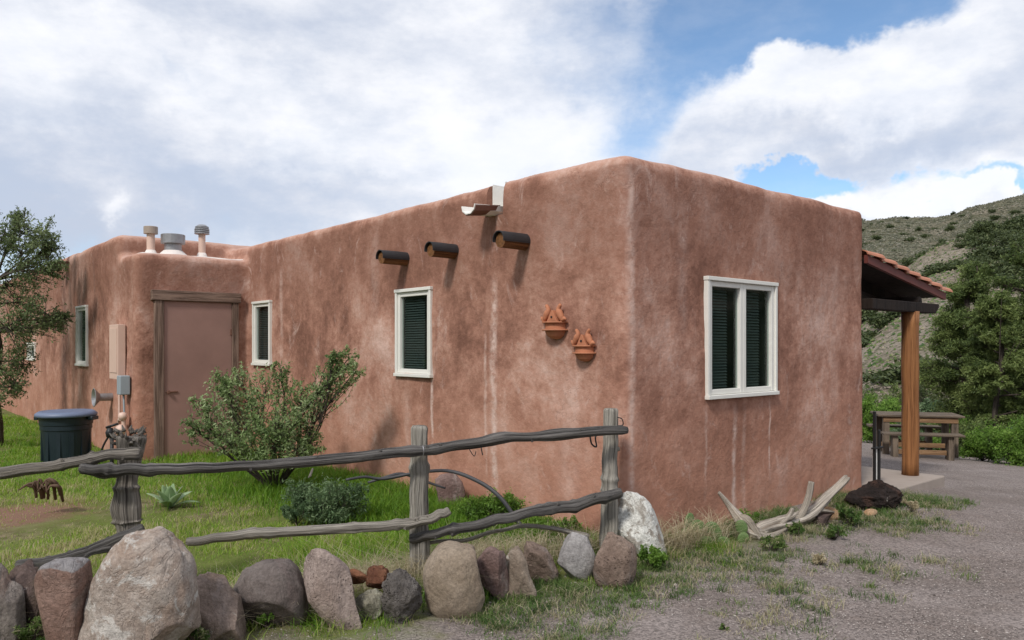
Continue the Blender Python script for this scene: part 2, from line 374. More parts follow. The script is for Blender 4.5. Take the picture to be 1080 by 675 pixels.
M_TABLEO = wood_mat('tan_stretcher_wood', (.17, .095, .05), (.36, .22, .12), crack=.4)
M_FELT = plain('black_roofing_felt', (.022, .023, .026), .55, var=.3, scale=40, bmp=.002)
M_METAL = plain('galvanised_metal', (.36, .36, .37), .42, .7, var=.15, scale=20)
M_CANALE = plain('white_painted_metal', (.82, .80, .75), .45, var=.08)
M_RUST = plain('rusty_metal_underside', (.20, .10, .07), .7, .2, var=.3, scale=25)
M_BEIGE = plain('peach_painted_metal', (.66, .47, .385), .5, var=.06)
M_BLUEGREY = plain('blue_grey_plastic', (.30, .34, .37), .5, var=.08)
M_TERRA = plain('terracotta', (.42, .165, .085), .8, var=.28, scale=18, bmp=.004)
M_TILE = plain('terracotta_roof_tile', (.44, .18, .105), .75, var=.25, scale=7, bmp=.004)
M_RED = plain('dark_red_fascia_paint', (.13, .028, .02), .6, var=.2)
M_BLACK = plain('black_iron', (.018, .018, .019), .5, .3, var=.2)
M_BIN = plain('dark_teal_plastic', (.010, .020, .028), .42, var=.15, scale=8)
M_LID = plain('slate_blue_plastic', (.135, .17, .26), .5, var=.12, scale=8)
M_SLAB = plain('concrete', (.34, .285, .245), .9, var=.14, scale=9, bmp=.006)
M_ROOFW = plain('white_roof_sealant', (.72, .66, .62), .7, var=.12, bmp=.004)
M_SKYL = plain('pale_blue_acrylic', (.55, .74, .80), .25, var=.03, bmp=0)
M_HOSE = plain('dark_grey_branch_hose', (.045, .045, .05), .6, var=.2)
def glass_mat():
    m, nt, b, o = newmat('window_glass'); b.inputs['Base Color'].default_value = (.02, .025, .025, 1); b.inputs['Roughness'].default_value = .015
    nt.nodes.remove(b)
    gl = nd(nt, 'ShaderNodeBsdfGlossy', {'Color': (1, 1, 1, 1), 'Roughness': .01}); tr = nd(nt, 'ShaderNodeBsdfTransparent', {0: (.80, .86, .84, 1)})
    lw = nd(nt, 'ShaderNodeLayerWeight', {'Blend': .5}).outputs['Facing']; fr = nd(nt, 'ShaderNodeMath', {0: mth(nt, 'POWER', lw, 4.5), 1: .7, 2: .035}, operation='MULTIPLY_ADD'); mx = nd(nt, 'ShaderNodeMixShader', {0: fr.outputs[0], 1: tr.outputs[0], 2: gl.outputs[0]})
    nt.links.new(mx.outputs[0], o.inputs[0]); return m
M_GLASS = glass_mat()

# ------------------------------------------------------------ ground
def ground_mat():
    m, nt, b, o = newmat('ground'); g = gpos(nt); P = g.outputs['Position']; s = nd(nt, 'ShaderNodeSeparateXYZ', {0: P})
    n1 = noi(nt, P, 1.3, 5, .6); n2 = noi(nt, P, 6, 6, .65); n3 = noi(nt, P, 45, 5, .7); 
    vo = nd(nt, 'ShaderNodeTexVoronoi', {'Vector': P, 'Scale': 88.0, 'Randomness': 1.0}); vo2 = nd(nt, 'ShaderNodeTexVoronoi', {'Vector': P, 'Scale': 210.0})
    gcol = mix(nt, sstep(nt, n1, .35, .68), (.215, .18, .163), (.285, .245, .228))
    vs = nd(nt, 'ShaderNodeSeparateXYZ', {0: vo.outputs['Color']}).outputs[0]
    gcol = nd(nt, 'ShaderNodeVectorMath', {0: gcol, 'Scale': mth(nt, 'MULTIPLY_ADD', vs, .75, .55)}, operation='SCALE').outputs[0]
    gcol = mix(nt, mth(nt, 'MULTIPLY', sstep(nt, n2, .5, .75), .35), gcol, (.24, .18, .15))
    # yard side of the stone row
    d1 = mth(nt, 'SUBTRACT', dotp(nt, P, (-.572, .82, 0)), 4.12)
    d1 = mth(nt, 'ADD', d1, mth(nt, 'MULTIPLY', mth(nt, 'SUBTRACT', n2, .5), .9)); tt = mth(nt, 'SUBTRACT', dotp(nt, P, tuple(dR)), CORN.dot(dR))
    yard = mth(nt, 'MULTIPLY', sstep(nt, mth(nt, 'ADD', d1, mth(nt, 'MULTIPLY', mth(nt, 'SUBTRACT', n1, .5), 1.6)), -.65, .05), sstep(nt, mth(nt, 'ADD', tt, mth(nt, 'MULTIPLY', n2, 1.6)), 2.6, 1.3))
    soil = mix(nt, sstep(nt, n2, .35, .65), (.11, .10, .045), (.25, .20, .125))
    soil = mix(nt, mth(nt, 'MULTIPLY', sstep(nt, n1, .3, .55), .85), soil, (.12, .16, .03))
    # bare red dirt patch
    dx = nd(nt, 'ShaderNodeVectorMath', {0: P, 1: (-4.55, 7.1, 0)}, operation='DISTANCE').outputs['Value']
    soil = mix(nt, sstep(nt, mth(nt, 'ADD', dx, n2), 1.3, .8), soil, (.23, .135, .095))
    col = mix(nt, yard, gcol, soil); setc(nt, b, 'Base Color', col)
    b.inputs['Roughness'].default_value = .95; b.inputs['Specular IOR Level'].default_value = .15
    h = mth(nt, 'ADD', mth(nt, 'MULTIPLY', vo.outputs['Distance'], -.5), mth(nt, 'ADD', mth(nt, 'MULTIPLY', n3, .6), mth(nt, 'ADD', mth(nt, 'MULTIPLY', vo2.outputs['Distance'], -.25), mth(nt, 'MULTIPLY', n2, 1.6))))
    bump(nt, b, h, .011); return m
M_GROUND = ground_mat()
def axis_pts(lo, hi, mid0, mid1, n, m):
    a = np.linspace(mid0, mid1, n); g = np.geomspace(1, 1 + (hi - mid1), m)[1:] - 1 + mid1; l = mid0 - (np.geomspace(1, 1 + (mid0 - lo), m)[1:] - 1)
    return np.concatenate([l[::-1], a, g])
xs = axis_pts(-900, 900, -9, 9, 150, 26); ys = axis_pts(-900, 900, -2, 18, 160, 26)
X, Yg = np.meshgrid(xs, ys); Z = gz(X, Yg)
Z = Z + .018 * np.vectorize(lambda a, b: mnoise.noise(Vector((a * .9, b * .9, 0))))(X, Yg) * (np.abs(X) < 12)
V = np.stack([X, Yg, Z], -1).reshape(-1, 3); nx = len(xs); ny = len(ys)
I = (np.arange(ny - 1)[:, None] * nx + np.arange(nx - 1)[None]).reshape(-1); Fq = np.stack([I, I + 1, I + nx + 1, I + nx], 1)
tag(quick('ground', V, Fq, M_GROUND, smooth=True), kind='structure')

# ------------------------------------------------------------ hills
def hill_mat(name, a, bcol, c, sc):
    m, nt, b, o = newmat(name); P = gpos(nt).outputs['Position']
    n1 = noi(nt, P, .035 * sc, 7, .65, .5); n2 = noi(nt, P, .35 * sc, 6, .7); n3 = noi(nt, P, 1.2 * sc, 5, .7); n4 = noi(nt, vmul(nt, P, (.3, .3, 1)), .12 * sc, 5, .6)
    col = mix(nt, sstep(nt, n1, .4, .6), a, bcol); col = mix(nt, sstep(nt, mth(nt, 'ADD', n2, mth(nt, 'MULTIPLY', n3, .5)), .72, .86), col, c)
    col = mix(nt, mth(nt, 'MULTIPLY', sstep(nt, n4, .52, .66), .5), col, (.33, .28, .22))
    setc(nt, b, 'Base Color', col); b.inputs['Roughness'].default_value = 1; b.inputs['Specular IOR Level'].default_value = .1
    bump(nt, b, mth(nt, 'ADD', n2, n3), 1.2 / sc); return m
M_HILLF = hill_mat('far_hillside', (.15, .14, .09), (.20, .185, .13), (.06, .07, .035), 1.0)
M_HILLN = hill_mat('near_hillside', (.26, .215, .165), (.36, .31, .25), (.11, .115, .06), 3.0)
M_HILLB = hill_mat('unseen_reflected_hillside', (.035, .05, .02), (.05, .065, .03), (.018, .03, .012), 1.0)  # dark green for the unseen hill that the windows reflect
def prof(x, pts):
    return np.interp(x, [p[0] for p in pts], [p[1] for p in pts])
def fbm(x, y, s, o=5):
    return mnoise.fractal(Vector((x * s, y * s, 3.3)), 1.0, 2.0, o)
FAR = [(-2.2, .0), (-.3, .01), (.2, .08), (.40, .150), (.462, .163), (.5, .168), (.55, .166), (.6, .184), (.63, .192), (.667, .203), (.8, .215), (1.2, .2), (2.2, .12)]
NEAR = [(-.2, -.06), (.25, -.02), (.42, .02), (.465, .062), (.50, .095), (.545, .126), (.60, .148), (.667, .166), (.9, .18), (1.4, .12), (2.2, .02)]
def far_z(x, y):
    k = prof(x / y, FAR); d = y; f = np.clip((d - 150) / 270, 0, 1); top = k * 420
    z = -3 + (top + 3) * (f ** .8) - max(0, d - 420) * .25
    return z + EYE * f + fbm(x, y, .012) * 5 * f + fbm(x, y, .05) * 1.8 * f
def near_z(x, y):
    k = prof(x / y, NEAR); f = np.clip((y - 45) / 125, 0, 1); top = k * 170
    z = -3.2 + (top + 3.2 + EYE) * f ** .85 - max(0, y - 170) * .12 - (0 if top > -3 else 4 * f)
    return z + fbm(x, y, .03) * 2.4 * f + fbm(x, y, .12) * .9 * f
def hill(name, zf, kx, yy, mat, nxx, nyy, sgn=1):
    ks = np.linspace(*kx, nxx); yv = np.linspace(*yy, nyy); V = []
    for y in yv:
        for k in ks: V.append((k * y, sgn * y, zf(k * y, y)))
    I = (np.arange(nyy - 1)[:, None] * nxx + np.arange(nxx - 1)[None]).reshape(-1); Fq = np.stack([I, I + 1, I + nxx + 1, I + nxx], 1)
    return tag(quick(name, np.array(V), Fq, mat, smooth=True), kind='structure')
hill('far_hill', far_z, (-1.2, 2.2), (150, 480), M_HILLF, 300, 120)
hill('near_hill', near_z, (.1, 1.6), (45, 230), M_HILLN, 180, 120)
def back_z(x, y):
    f = np.clip((y - 30) / 60, 0, 1); return -1.2 + f * 17 * (1 + .25 * math.sin(x * .03 + 1)) + fbm(x, y, .03) * 3 * f
V = []; na, nb_ = 200, 30
for j in range(nb_):
    r_ = 34 + 80 * j / (nb_ - 1)
    for i in range(na):
        a_ = R(60 + 262 * i / (na - 1)); x_, y_ = r_ * math.sin(a_), r_ * math.cos(a_); f_ = j / (nb_ - 1); e_ = min(1, i / 18, (na - 1 - i) / 6)
        V.append((x_, y_, -3.3 + (f_ ** .8) * 24 * e_ * (1 + .2 * math.sin(a_ * 7)) + fbm(x_, y_, .04) * 3 * f_))
I = (np.arange(nb_ - 1)[:, None] * na + np.arange(na - 1)[None]).reshape(-1)
tag(quick('unseen_reflected_hill', np.array(V), np.stack([I, I + 1, I + na + 1, I + na], 1), M_HILLB, smooth=True), kind='structure')  # unseen ring hill, added and raised so the windows reflect dark green, not sky

# ------------------------------------------------------------ the adobe house
house = thing('adobe_house', H(2, 4, 0), 'reddish brown stucco adobe house with rounded parapets and protruding log ends', 'house')
WT = -1.57; CU = 7.26; WU = 8.11; WEND = 20.0
def hbox(name, t0, t1, u0, u1, z0, z1, bev=0.0):
    me = bpy.data.meshes.new(name); bm = bmesh.new(); vs = {}
    for i, t in enumerate((t0, t1)):
        for j, u in enumerate((u0, u1)):
            for k, z in enumerate((z0, z1)): vs[i, j, k] = bm.verts.new(H(t, u, z))
    for q in (((0,0,0),(0,1,0),(1,1,0),(1,0,0)), ((0,0,1),(1,0,1),(1,1,1),(0,1,1)), ((0,0,0),(1,0,0),(1,0,1),(0,0,1)), ((1,0,0),(1,1,0),(1,1,1),(1,0,1)), ((1,1,0),(0,1,0),(0,1,1),(1,1,1)), ((0,1,0),(0,0,0),(0,0,1),(0,1,1))):
        bm.faces.new([vs[x] for x in q])
    bmesh.ops.recalc_face_normals(bm, faces=bm.faces)
    if bev: bmesh.ops.bevel(bm, geom=[e for e in bm.edges], offset=bev, segments=5, profile=.5, affect='EDGES')
    bm.to_mesh(me); bm.free(); o = bpy.data.objects.new(name, me); COL.objects.link(o); return o
blocks = [hbox('b1', 0, 4.0, 0, 9.0, -.6, 3.05, .085), hbox('b2', WT, 4.0, WU, WEND, -.6, 3.15, .09), hbox('b3', WT + .01, .6, CU, WU + .4, -.6, 2.82, .07)]
me = bpy.data.meshes.new('wall'); bm = bmesh.new()
for o in blocks: bm.from_mesh(o.data); bpy.data.objects.remove(o)
bm.to_mesh(me); bm.free()
wall = bpy.data.objects.new('wall', me); COL.objects.link(wall)
md = wall.modifiers.new('r', 'REMESH'); md.mode = 'VOXEL'; md.voxel_size = .045
md = wall.modifiers.new('s', 'SMOOTH'); md.iterations = 4; md.factor = .6
me2 = evalmesh(wall, 'wall'); wall.modifiers.clear(); wall.data = me2
n = len(me2.vertices); co = np.empty(n * 3, 'f'); me2.vertices.foreach_get('co', co); co = co.reshape(-1, 3)
no = np.empty(n * 3, 'f'); me2.vertices.foreach_get('normal', no); no = no.reshape(-1, 3)
amp = np.array([mnoise.noise(Vector(p) * .9) * .022 + mnoise.noise(Vector(p) * 2.7) * .011 + mnoise.noise(Vector(p) * 8) * .004 for p in co])
me2.vertices.foreach_set('co', (co + no * amp[:, None]).ravel()); me2.update()
# openings
wins = []   # (centre on wall plane, horizontal axis, outward normal, w, h, casements)
def win_on_left(pa, pb, ya, yb, t=0.0):
    u1, u0 = uL(pa, t), uL(pb, t); Ym = H(t, (u0 + u1) / 2).y
    z1, z0 = zat(ya, Ym), zat(yb, Ym); return (H(t, (u0 + u1) / 2, (z0 + z1) / 2), -dL, -dR, u1 - u0, z1 - z0)
wins.append(win_on_left(419, 456.5, 304, 397.5) + (1, 'tall narrow white window with blinds on the long wall below the log ends'))
wins.append(win_on_left(268, 286.5, 317.5, 385.5) + (1, 'narrow white window behind the shrub'))
wins.append(win_on_left(82, 93, 322.5, 386, WT) + (1, 'narrow white window on the far wing'))
wins.append(win_on_left(30, 38, 361, 380, WT) + (1, 'small white window half hidden by the tree'))
t0, t1 = tR(743.5), tR(817); Ym = H((t0 + t1) / 2, 0).y
wins.append((H((t0 + t1) / 2, 0, (zat(295, Ym) + zat(418.5, Ym)) / 2), dR, -dL, t1 - t0, zat(295, Ym) - zat(418.5, Ym), 2, 'double casement window on the end wall'))
cut = bmesh.new()
def cutbox(c, a, n_, w_, h_, d_, inset=.04):
    c = Vector(c) ; vs = []
    for i in (-1, 1):
        for j in (-1, 1):
            for k in (-1, 1): vs.append(cut.verts.new(c + Vector(a) * (i * (w_ / 2 - inset)) + UP * (j * (h_ / 2 - inset)) + Vector(n_) * (k * d_)))
    for q in ((0, 1, 3, 2), (4, 6, 7, 5), (0, 4, 5, 1), (2, 3, 7, 6), (0, 2, 6, 4), (1, 5, 7, 3)): cut.faces.new([vs[i] for i in q])
for c, a, n_, w_, h_, k, lb in wins: cutbox(c, a, n_, w_, h_, .30)
# lowered roof deck behind the parapets, and notches where the canales run out
def cutH(ta, tb, ua, ub, za, zb):
    cutbox(H((ta + tb) / 2, (ua + ub) / 2, (za + zb) / 2), dR, dL, tb - ta, zb - za, (ub - ua) / 2, 0)
cutH(.32, 3.68, .32, 7.7, 2.70, 3.6); cutH(WT + .34, 3.68, WU + .34, WEND - .4, 2.8, 3.6)
UC = uL(521); cutH(-.4, .5, UC - .14, UC + .10, 2.74, 3.6)
UW = uL(72, WT); cutH(WT - .4, WT + .5, UW - .10, UW + .12, 2.93, 3.6)
bmesh.ops.recalc_face_normals(cut, faces=cut.faces); cm = bpy.data.meshes.new('cut'); cut.to_mesh(cm); co_ = bpy.data.objects.new('cut', cm); COL.objects.link(co_)
md = wall.modifiers.new('b', 'BOOLEAN'); md.object = co_; md.operation = 'DIFFERENCE'; md.solver = 'EXACT'; md.use_self = True
me3 = evalmesh(wall, 'wall'); wall.modifiers.clear(); wall.data = me3; bpy.data.objects.remove(co_)
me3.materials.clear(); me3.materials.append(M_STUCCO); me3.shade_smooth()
n = len(me3.vertices); co = np.empty(n * 3, 'f'); me3.vertices.foreach_get('co', co); co = co.reshape(-1, 3) - np.array(house.location, 'f'); me3.vertices.foreach_set('co', co.ravel()); me3.update()
try: me3.set_sharp_from_angle(angle=R(50))
except Exception: pass
wall.parent = house
def window(c, a, n_, w_, h_, k, lb):
    a = Vector(a); n_ = Vector(n_); c = Vector(c) + n_ * .004
    f = MB(); fw = .034
    # outer trim, standing just proud of the plaster
    for sx in (-1, 1): f.box(c + a * (sx * (w_ / 2 - fw / 2)) + n_ * .004, a, UP, n_, fw, h_ - 2 * fw, .05)
    f.box(c + UP * (h_ / 2 - fw / 2) + n_ * .008, a, UP, n_, w_ + .012, fw, .056)
    f.box(c - UP * (h_ / 2 - fw / 2) + n_ * .012, a, UP, n_, w_ + .016, fw, .064)
    iw = w_ - 2 * fw; sw = .045
    o = f.build('window', M_WHITE, house, bevel=.004); o['label'] = lb
    sa = MB(); cw = iw / k
    for i in range(k):
        cc = c + a * (-iw / 2 + cw * (i + .5)) - n_ * .012
        for sx in (-1, 1): sa.box(cc + a * (sx * (cw / 2 - sw / 2 - .002)), a, UP, n_, sw, h_ - 2 * fw - .004, .05)
        for sy in (-1, 1): sa.box(cc + UP * (sy * (h_ / 2 - fw - sw / 2 - .002)) - n_ * .001, a, UP, n_, cw - 2 * sw - .004, sw, .046)
    sa.build('sash', M_WHITE, o, bevel=.004)
    pa = MB(); pa.box(c - n_ * .02, a, UP, n_, iw - .05, h_ - 2 * fw - .05, .006); pa.build('pane', M_GLASS, o)
    hh = h_ - 2 * fw - .06; ns = int(hh / .026)
    for i in range(k):
        bl = MB()
        for j in range(ns):
            z = -hh / 2 + (j + .5) * .026
            ax = (UP * .75 - n_ * .66).normalized(); nn = a.cross(ax)
            bw = cw - .10
            bl.box(c + a * (-iw / 2 + cw * (i + .5) - bw * .13) + UP * z - n_ * .055, a, ax, nn, bw * .74, .024, .0015)
        bl.build('blind', M_BLIND, o)
    bk = MB(); bk.box(c - n_ * .235, a, UP, n_, w_ - .085, h_ - .085, .02)
    for sx in (-1, 1): bk.box(c + a * (sx * (w_ / 2 - .052)) - n_ * .14, a, UP, n_, .015, h_ - .09, .16)
    for sy in (-1, 1): bk.box(c + UP * (sy * (h_ / 2 - .052)) - n_ * .14, a, UP, n_, w_ - .12, .015, .16)
    bk.build('dark_reveal', M_DARKIN, o)
for wi in wins: window(*wi)
# door of the utility closet
ta, tb = tR(162, CU), tR(250.5, CU); tm = (ta + tb) / 2; Yd = H(tm, CU).y
dz1 = zat(308.5, Yd); nD = -dL
da_, db_ = tR(172, CU), tR(243.5, CU); dt = zat(318.5, Yd)
d = MB(); d.box(H((da_ + db_) / 2, CU, dt / 2 + .01) + nD * .012, dR, UP, nD, db_ - da_, dt - .02, .05)
for zz in (.95,):
    pass
door = d.build('door', M_DOOR, house, bevel=.004); door['label'] = 'faded mauve brown plank door of the utility closet'
hd = MB(); hp = H(da_ + .10, CU, zat(412, Yd)) + nD * .045
hd.box(hp, dR, UP, nD, .16, .02, .012); hd.box(hp - dR * .05 + nD * .02, dR, UP, nD, .03, .045, .03); hd.build('handle', M_RUST, door, bevel=.003)
for zz in (.3, 1.75): hg = MB(); hg.box(H(db_ - .012, CU, zz) + nD * .042, dR, UP, nD, .03, .09, .012); hg.build('hinge', M_RUST, door, bevel=.003)
fr = MB(); jw = da_ - ta
for tt_, ww in ((ta + jw / 2, jw), (tb - (tb - db_) / 2, tb - db_)):
    pts = [H(tt_, CU, z) + nD * .035 for z in np.linspace(0, dt, 8)]; fr.tube(pts, ww * .72, 4, .0, 3 + tt_)
fr2 = MB()
for tt_, ww in ((ta + jw / 2, jw), (tb - (tb - db_) / 2, tb - db_)): 
    V0 = []; 
    fr2.add([H(tt_ + i * ww / 2, CU, z) + nD * dd for z in (0, dt) for i in (-1, 1) for dd in (-.03, .06)],
            [(0, 1, 3, 2), (4, 6, 7, 5), (0, 4, 5, 1), (2, 3, 7, 6), (0, 2, 6, 4), (1, 5, 7, 3)],
            [(i * .6 + tt_, dd * 5, z) for z in (0, dt) for i in (-1, 1) for dd in (-.03, .06)])
fr2.add([H(t, CU, z) + nD * dd for t in (ta - .04, tb + .03) for z in (dt + .002, dz1 + .01) for dd in (-.03, .075)],
        [(0, 1, 3, 2), (4, 6, 7, 5), (0, 4, 5, 1), (2, 3, 7, 6), (0, 2, 6, 4), (1, 5, 7, 3)],
        [(z * 4, dd * 5, t) for t in (ta, tb) for z in (0, dz1 - dt) for dd in (-.03, .06)])
fr2.build('door_frame', M_FRAMEW, house, bevel=.008)
# log ends (vigas) with felt covers
for pa, pb, yc in ((430, 395, 271), (483.5, 448, 263), (558.5, 518, 252.5)):
    u = uL(pb + (pa - pb)) ; Yv = H(0, u).y; z = zat(yc, Yv - .12); L = .30; r = .062
    u += .05
    p0 = H(.12, u, z - .012); p1 = H(-L + .012, u, z - .012)
    v = MB(); v.tube([p0.lerp(p1, i / 6) for i in range(7)], r, 20, .03, pa); vo = v.build('roof_beam', M_VIGA, house, smooth=False)
    fe = MB(); seg = 14; V = []; T = []
    q0 = H(.02, u, z); q1 = H(-L - .015, u, z)
    for i in range(7):
        p = q0.lerp(q1, i / 6)
        for rr in (r + .012, r + .005):
            for k in range(seg + 1):
                a = math.pi * (k / seg) * 1.16 - math.pi * .08
                V.append(p + dL * (math.cos(a) * rr) + UP * (math.sin(a) * rr - .004 + .0025 * mnoise.noise(Vector((i * 1.3, k * .7, pa)))))
    Ff = []; n1 = seg + 1
    for i in range(6):
        for k in range(seg):
            a = i * 2 * n1 + k; Ff.append((a, a + 1, a + 1 + 2 * n1, a + 2 * n1)); b_ = a + n1; Ff.append((b_, b_ + 2 * n1, b_ + 1 + 2 * n1, b_ + 1))
        for k in (0, seg): a = i * 2 * n1 + k; Ff.append((a, a + n1, a + 3 * n1, a + 2 * n1))
    for i in (0, 6):
        for k in range(seg): a = i * 2 * n1 + k; Ff.append((a, a + 1, a + 1 + n1, a + n1))
    fe.add(V, Ff); fe.build('felt_cover', M_FELT, vo)
# canales
def canale(t_wall, u, z, L, wd, drop, lh, nt_=.42):
    root = MB(); V = []; N = 5
    prof_ = [(-wd, .075), (-wd * .85, .03), (-wd * .35, 0), (wd * .35, 0), (wd * .85, .03), (wd, .075)]
    th = .008
    for i in range(N):
        s = i / (N - 1); p = H(t_wall + nt_ * (1 - s) + (-L) * s, u, z - drop * s)
        for dx_, dz_ in prof_: V.append(p + dL * dx_ + UP * dz_)
    m_ = len(prof_); Fc = [(i * m_ + k, i * m_ + k + 1, (i + 1) * m_ + k + 1, (i + 1) * m_ + k) for i in range(N - 1) for k in range(m_ - 1)]
    root.add(V, Fc); o = root.build('roof_drain', M_CANALE, house, solid=.01); 
    un = MB(); V = []
    for i in range(N):
        s = i / (N - 1); p = H(t_wall - .01 - (L - .02) * s, u, z - drop * s * .9 - .012)
        for dx_, dz_ in prof_: V.append(p + dL * dx_ * 1.03 + UP * (dz_ - .002))
    un.add(V, Fc); un.build('drain_underside', M_RUST, o, solid=.008)
    for sgn in (-1, 1):
        li = MB(); li.box(H(t_wall + .21, u + sgn * (wd - .006), z + lh / 2), dR, UP, dL, .30, lh, .008); li.build('drain_liner', M_CANALE, o)
canale(0.0, UC, 2.765, .30, .095, .035, .285)
canale(WT, UW, 2.96, .30, .10, .03, .12)
# closet roof: sealant, flues, skylight
rf = MB(); V = []; nn = 36
ring = []
corners = [(WT + .10, CU + .10), (-.0, CU + .10), (-.0, WU + .0), (WT + .10, WU + .0)]
for i in range(4):
    a, b_ = corners[i], corners[(i + 1) % 4]
    for j in range(9): s = j / 9; ring.append((a[0] + (b_[0] - a[0]) * s + rnd.uniform(-.012, .012), a[1] + (b_[1] - a[1]) * s + rnd.uniform(-.012, .012)))
for z, k in ((2.76, 0), (2.815, 0), (2.833, .06)):
    for (t, u) in ring:
        tcx, ucx = (WT) / 2, (CU + WU) / 2; V.append(H(t + (tcx - t) * k, u + (ucx - u) * k, z + rnd.uniform(-.006, .006) + (.012 if k == 0 else 0) * mnoise.noise(Vector((t * 4, u * 4, 0)))))
N = len(ring); Fr = [(r_ * N + k, r_ * N + (k + 1) % N, (r_ + 1) * N + (k + 1) % N, (r_ + 1) * N + k) for r_ in range(2) for k in range(N)] + [tuple(range(2 * N, 3 * N))]
rf.add(V, Fr); rf.build('roof_sealant', M_ROOFW, house)
def flue(px, py_top, wpx, body_w, cap, uo, lb):
    t = tR(px, CU + uo); p = H(t, CU + uo, 0); Y = p.y; zt = zat(py_top, Y); r = body_w / F * Y / 2; rc = wpx / F * Y / 2
    zb = 2.83; ch = (zt - zb) * (.24 if cap != 'wide' else .42)
    f = MB(); f.lathe((p.x, p.y, 0), [(0, zb), (r * 1.0, zb), (r, zt - ch * .9), (0, zt - ch * .9)], 20)
    o = f.build('roof_flue', M_BEIGE if cap != 'wide' else M_METAL, house, smooth=False); o['label'] = lb
    c = MB()
    if cap == 'slot':
        for i in range(4): zz = zt - ch + ch * i / 4; c.lathe((p.x, p.y, 0), [(0, zz), (rc * (1 if i < 3 else .92), zz), (rc * (1 if i < 3 else .92), zz + ch * .16), (0, zz + ch * .16)], 20)
        c.lathe((p.x, p.y, 0), [(rc * .55, zt - ch), (rc * .55, zt)], 16); c.lathe((p.x, p.y, 0), [(rc * .9, zt - .005), (rc * .5, zt + .025), (0, zt + .03)], 20)
    else:
        c.lathe((p.x, p.y, 0), [(0, zt - ch), (rc, zt - ch), (rc, zt), (rc * .96, zt + .006), (0, zt + .012)], 24)
    c.build('flue_cap', M_METAL if cap != 'plain' else plain('tan_metal', (.36, .29, .24), .5), o)
    s = MB(); s.lathe((p.x, p.y, 0), [(r * 2.0, zb - .02), (r * 1.5, zb + .03), (r * 1.1, zb + .075), (r * .9, zb + .075)], 20); s.build('flue_collar', M_ROOFW, o, smooth=True)
flue(159, 239.5, 14, 8.0, 'plain', .42, 'thin flue with a plain tan drum cap')
flue(182.5, 248, 24, 17, 'wide', .30, 'short wide galvanised flue')
flue(213, 239, 15, 7, 'slot', .30, 'thin flue with a slotted cap')
sk = MB(); p = H(tR(213, WU + 1.5), WU + 1.5, 2.9)
sk.lathe((p.x, p.y, p.z), [(.40, -.1), (.40, .22), (.37, .30), (.26, .40), (.1, .445), (0, .45)], 24); sk.build('skylight', M_SKYL, house, smooth=True)
# service box, conduit, breaker, gas pipework and exhaust on the wing wall
nW = -dR; ub0, ub1 = 7.67, 8.12
bx = MB(); bx.box(H(WT - .05, (ub0 + ub1) / 2, 1.47), dL, UP, dR, ub1 - ub0, .76, .10); sb = bx.build('service_box', M_BEIGE, house, bevel=.006)
b2 = MB(); b2.box(H(WT - .105, (ub0 + ub1) / 2, 1.49), dL, UP, dR, .38, .62, .008); b2.build('box_cover', M_BEIGE, sb, bevel=.003)
cd = MB(); cd.tube(spline([H(WT - .05, 7.78, 1.09), H(WT - .05, 7.78, .6), H(WT - .05, 7.78, .0)], 8), .02, 10); cd.build('conduit', M_BEIGE, house, smooth=True)
br_ = MB(); br_.box(H(WT - .07, 7.50, 1.02), dL, UP, dR, .17, .26, .13); bo = br_.build('breaker_box', M_BLUEGREY, house, bevel=.012)
c2 = MB(); c2.tube(spline([H(WT - .07, 7.50, .9), H(WT - .07, 7.47, .7), H(WT - .05, 7.47, .1)], 8), .014, 8); c2.build('cable', M_BLUEGREY, bo, smooth=True)
gp = MB(); gp.tube(spline([H(WT - .08, 7.42, .0), H(WT - .08, 7.42, .35), H(WT - .1, 7.42, .62)], 8), .026, 10)
gp.lathe(H(WT - .12, 7.42, .42), [(0, -.07), (.05, -.06), (.075, -.02), (.075, .02), (.05, .06), (0, .07)], 16, axis=nW)
gp.lathe(H(WT - .1, 7.42, .60), [(0, -.05), (.045, -.04), (.06, 0), (.045, .05), (0, .06)], 14)
gp.tube([H(WT - .1, 7.42, .55), H(WT - .1, 7.60, .55), H(WT - .1, 7.64, .50), H(WT - .1, 7.64, 0)], .02, 8); gp.tube([H(WT - .1, 7.36, .3), H(WT - .1, 7.50, .3)], .035, 10)
gp.build('gas_pipework', M_BEIGE, house, smooth=True)
uv = 8.36; vp = H(WT, uv, zat(418.5, H(WT, uv).y))
ev = MB(); ev.lathe(vp, [(0, -.02), (.055, -.02), (.055, .17), (.065, .18), (.125, .235), (.135, .245), (.125, .25), (.06, .2), (.04, .19), (0, .19)], 24, axis=nW); ev.build('exhaust_vent', M_METAL, house, smooth=False)
# porch on the far side
zt0, zt1, T1 = 2.56, 2.24, 6.22; U0, U1 = -.02, 7.0
def roofz(t): return zt0 + (zt1 - zt0) * (t - 4) / (T1 - 4)
pr = MB(); pr.add([H(t, u, roofz(t) + dz) for t in (4.0, T1 - .05) for u in (U0 + .03, U1) for dz in (-.07, -.045)], [(0, 1, 3, 2), (4, 6, 7, 5), (0, 4, 5, 1), (2, 3, 7, 6), (0, 2, 6, 4), (1, 5, 7, 3)])
prf = pr.build('porch_roof', M_BEAM, house)
fa = MB(); fa.add([H(t, u, roofz(t) + dz) for t in (3.98, T1 - .03) for u in (U0 - .015, U0 + .027) for dz in (-.10, -.012)], [(0, 1, 3, 2), (4, 6, 7, 5), (0, 4, 5, 1), (2, 3, 7, 6), (0, 2, 6, 4), (1, 5, 7, 3)])
fa.build('fascia', M_RED, prf)
tl = MB(); ncol = 28; nrow = 7
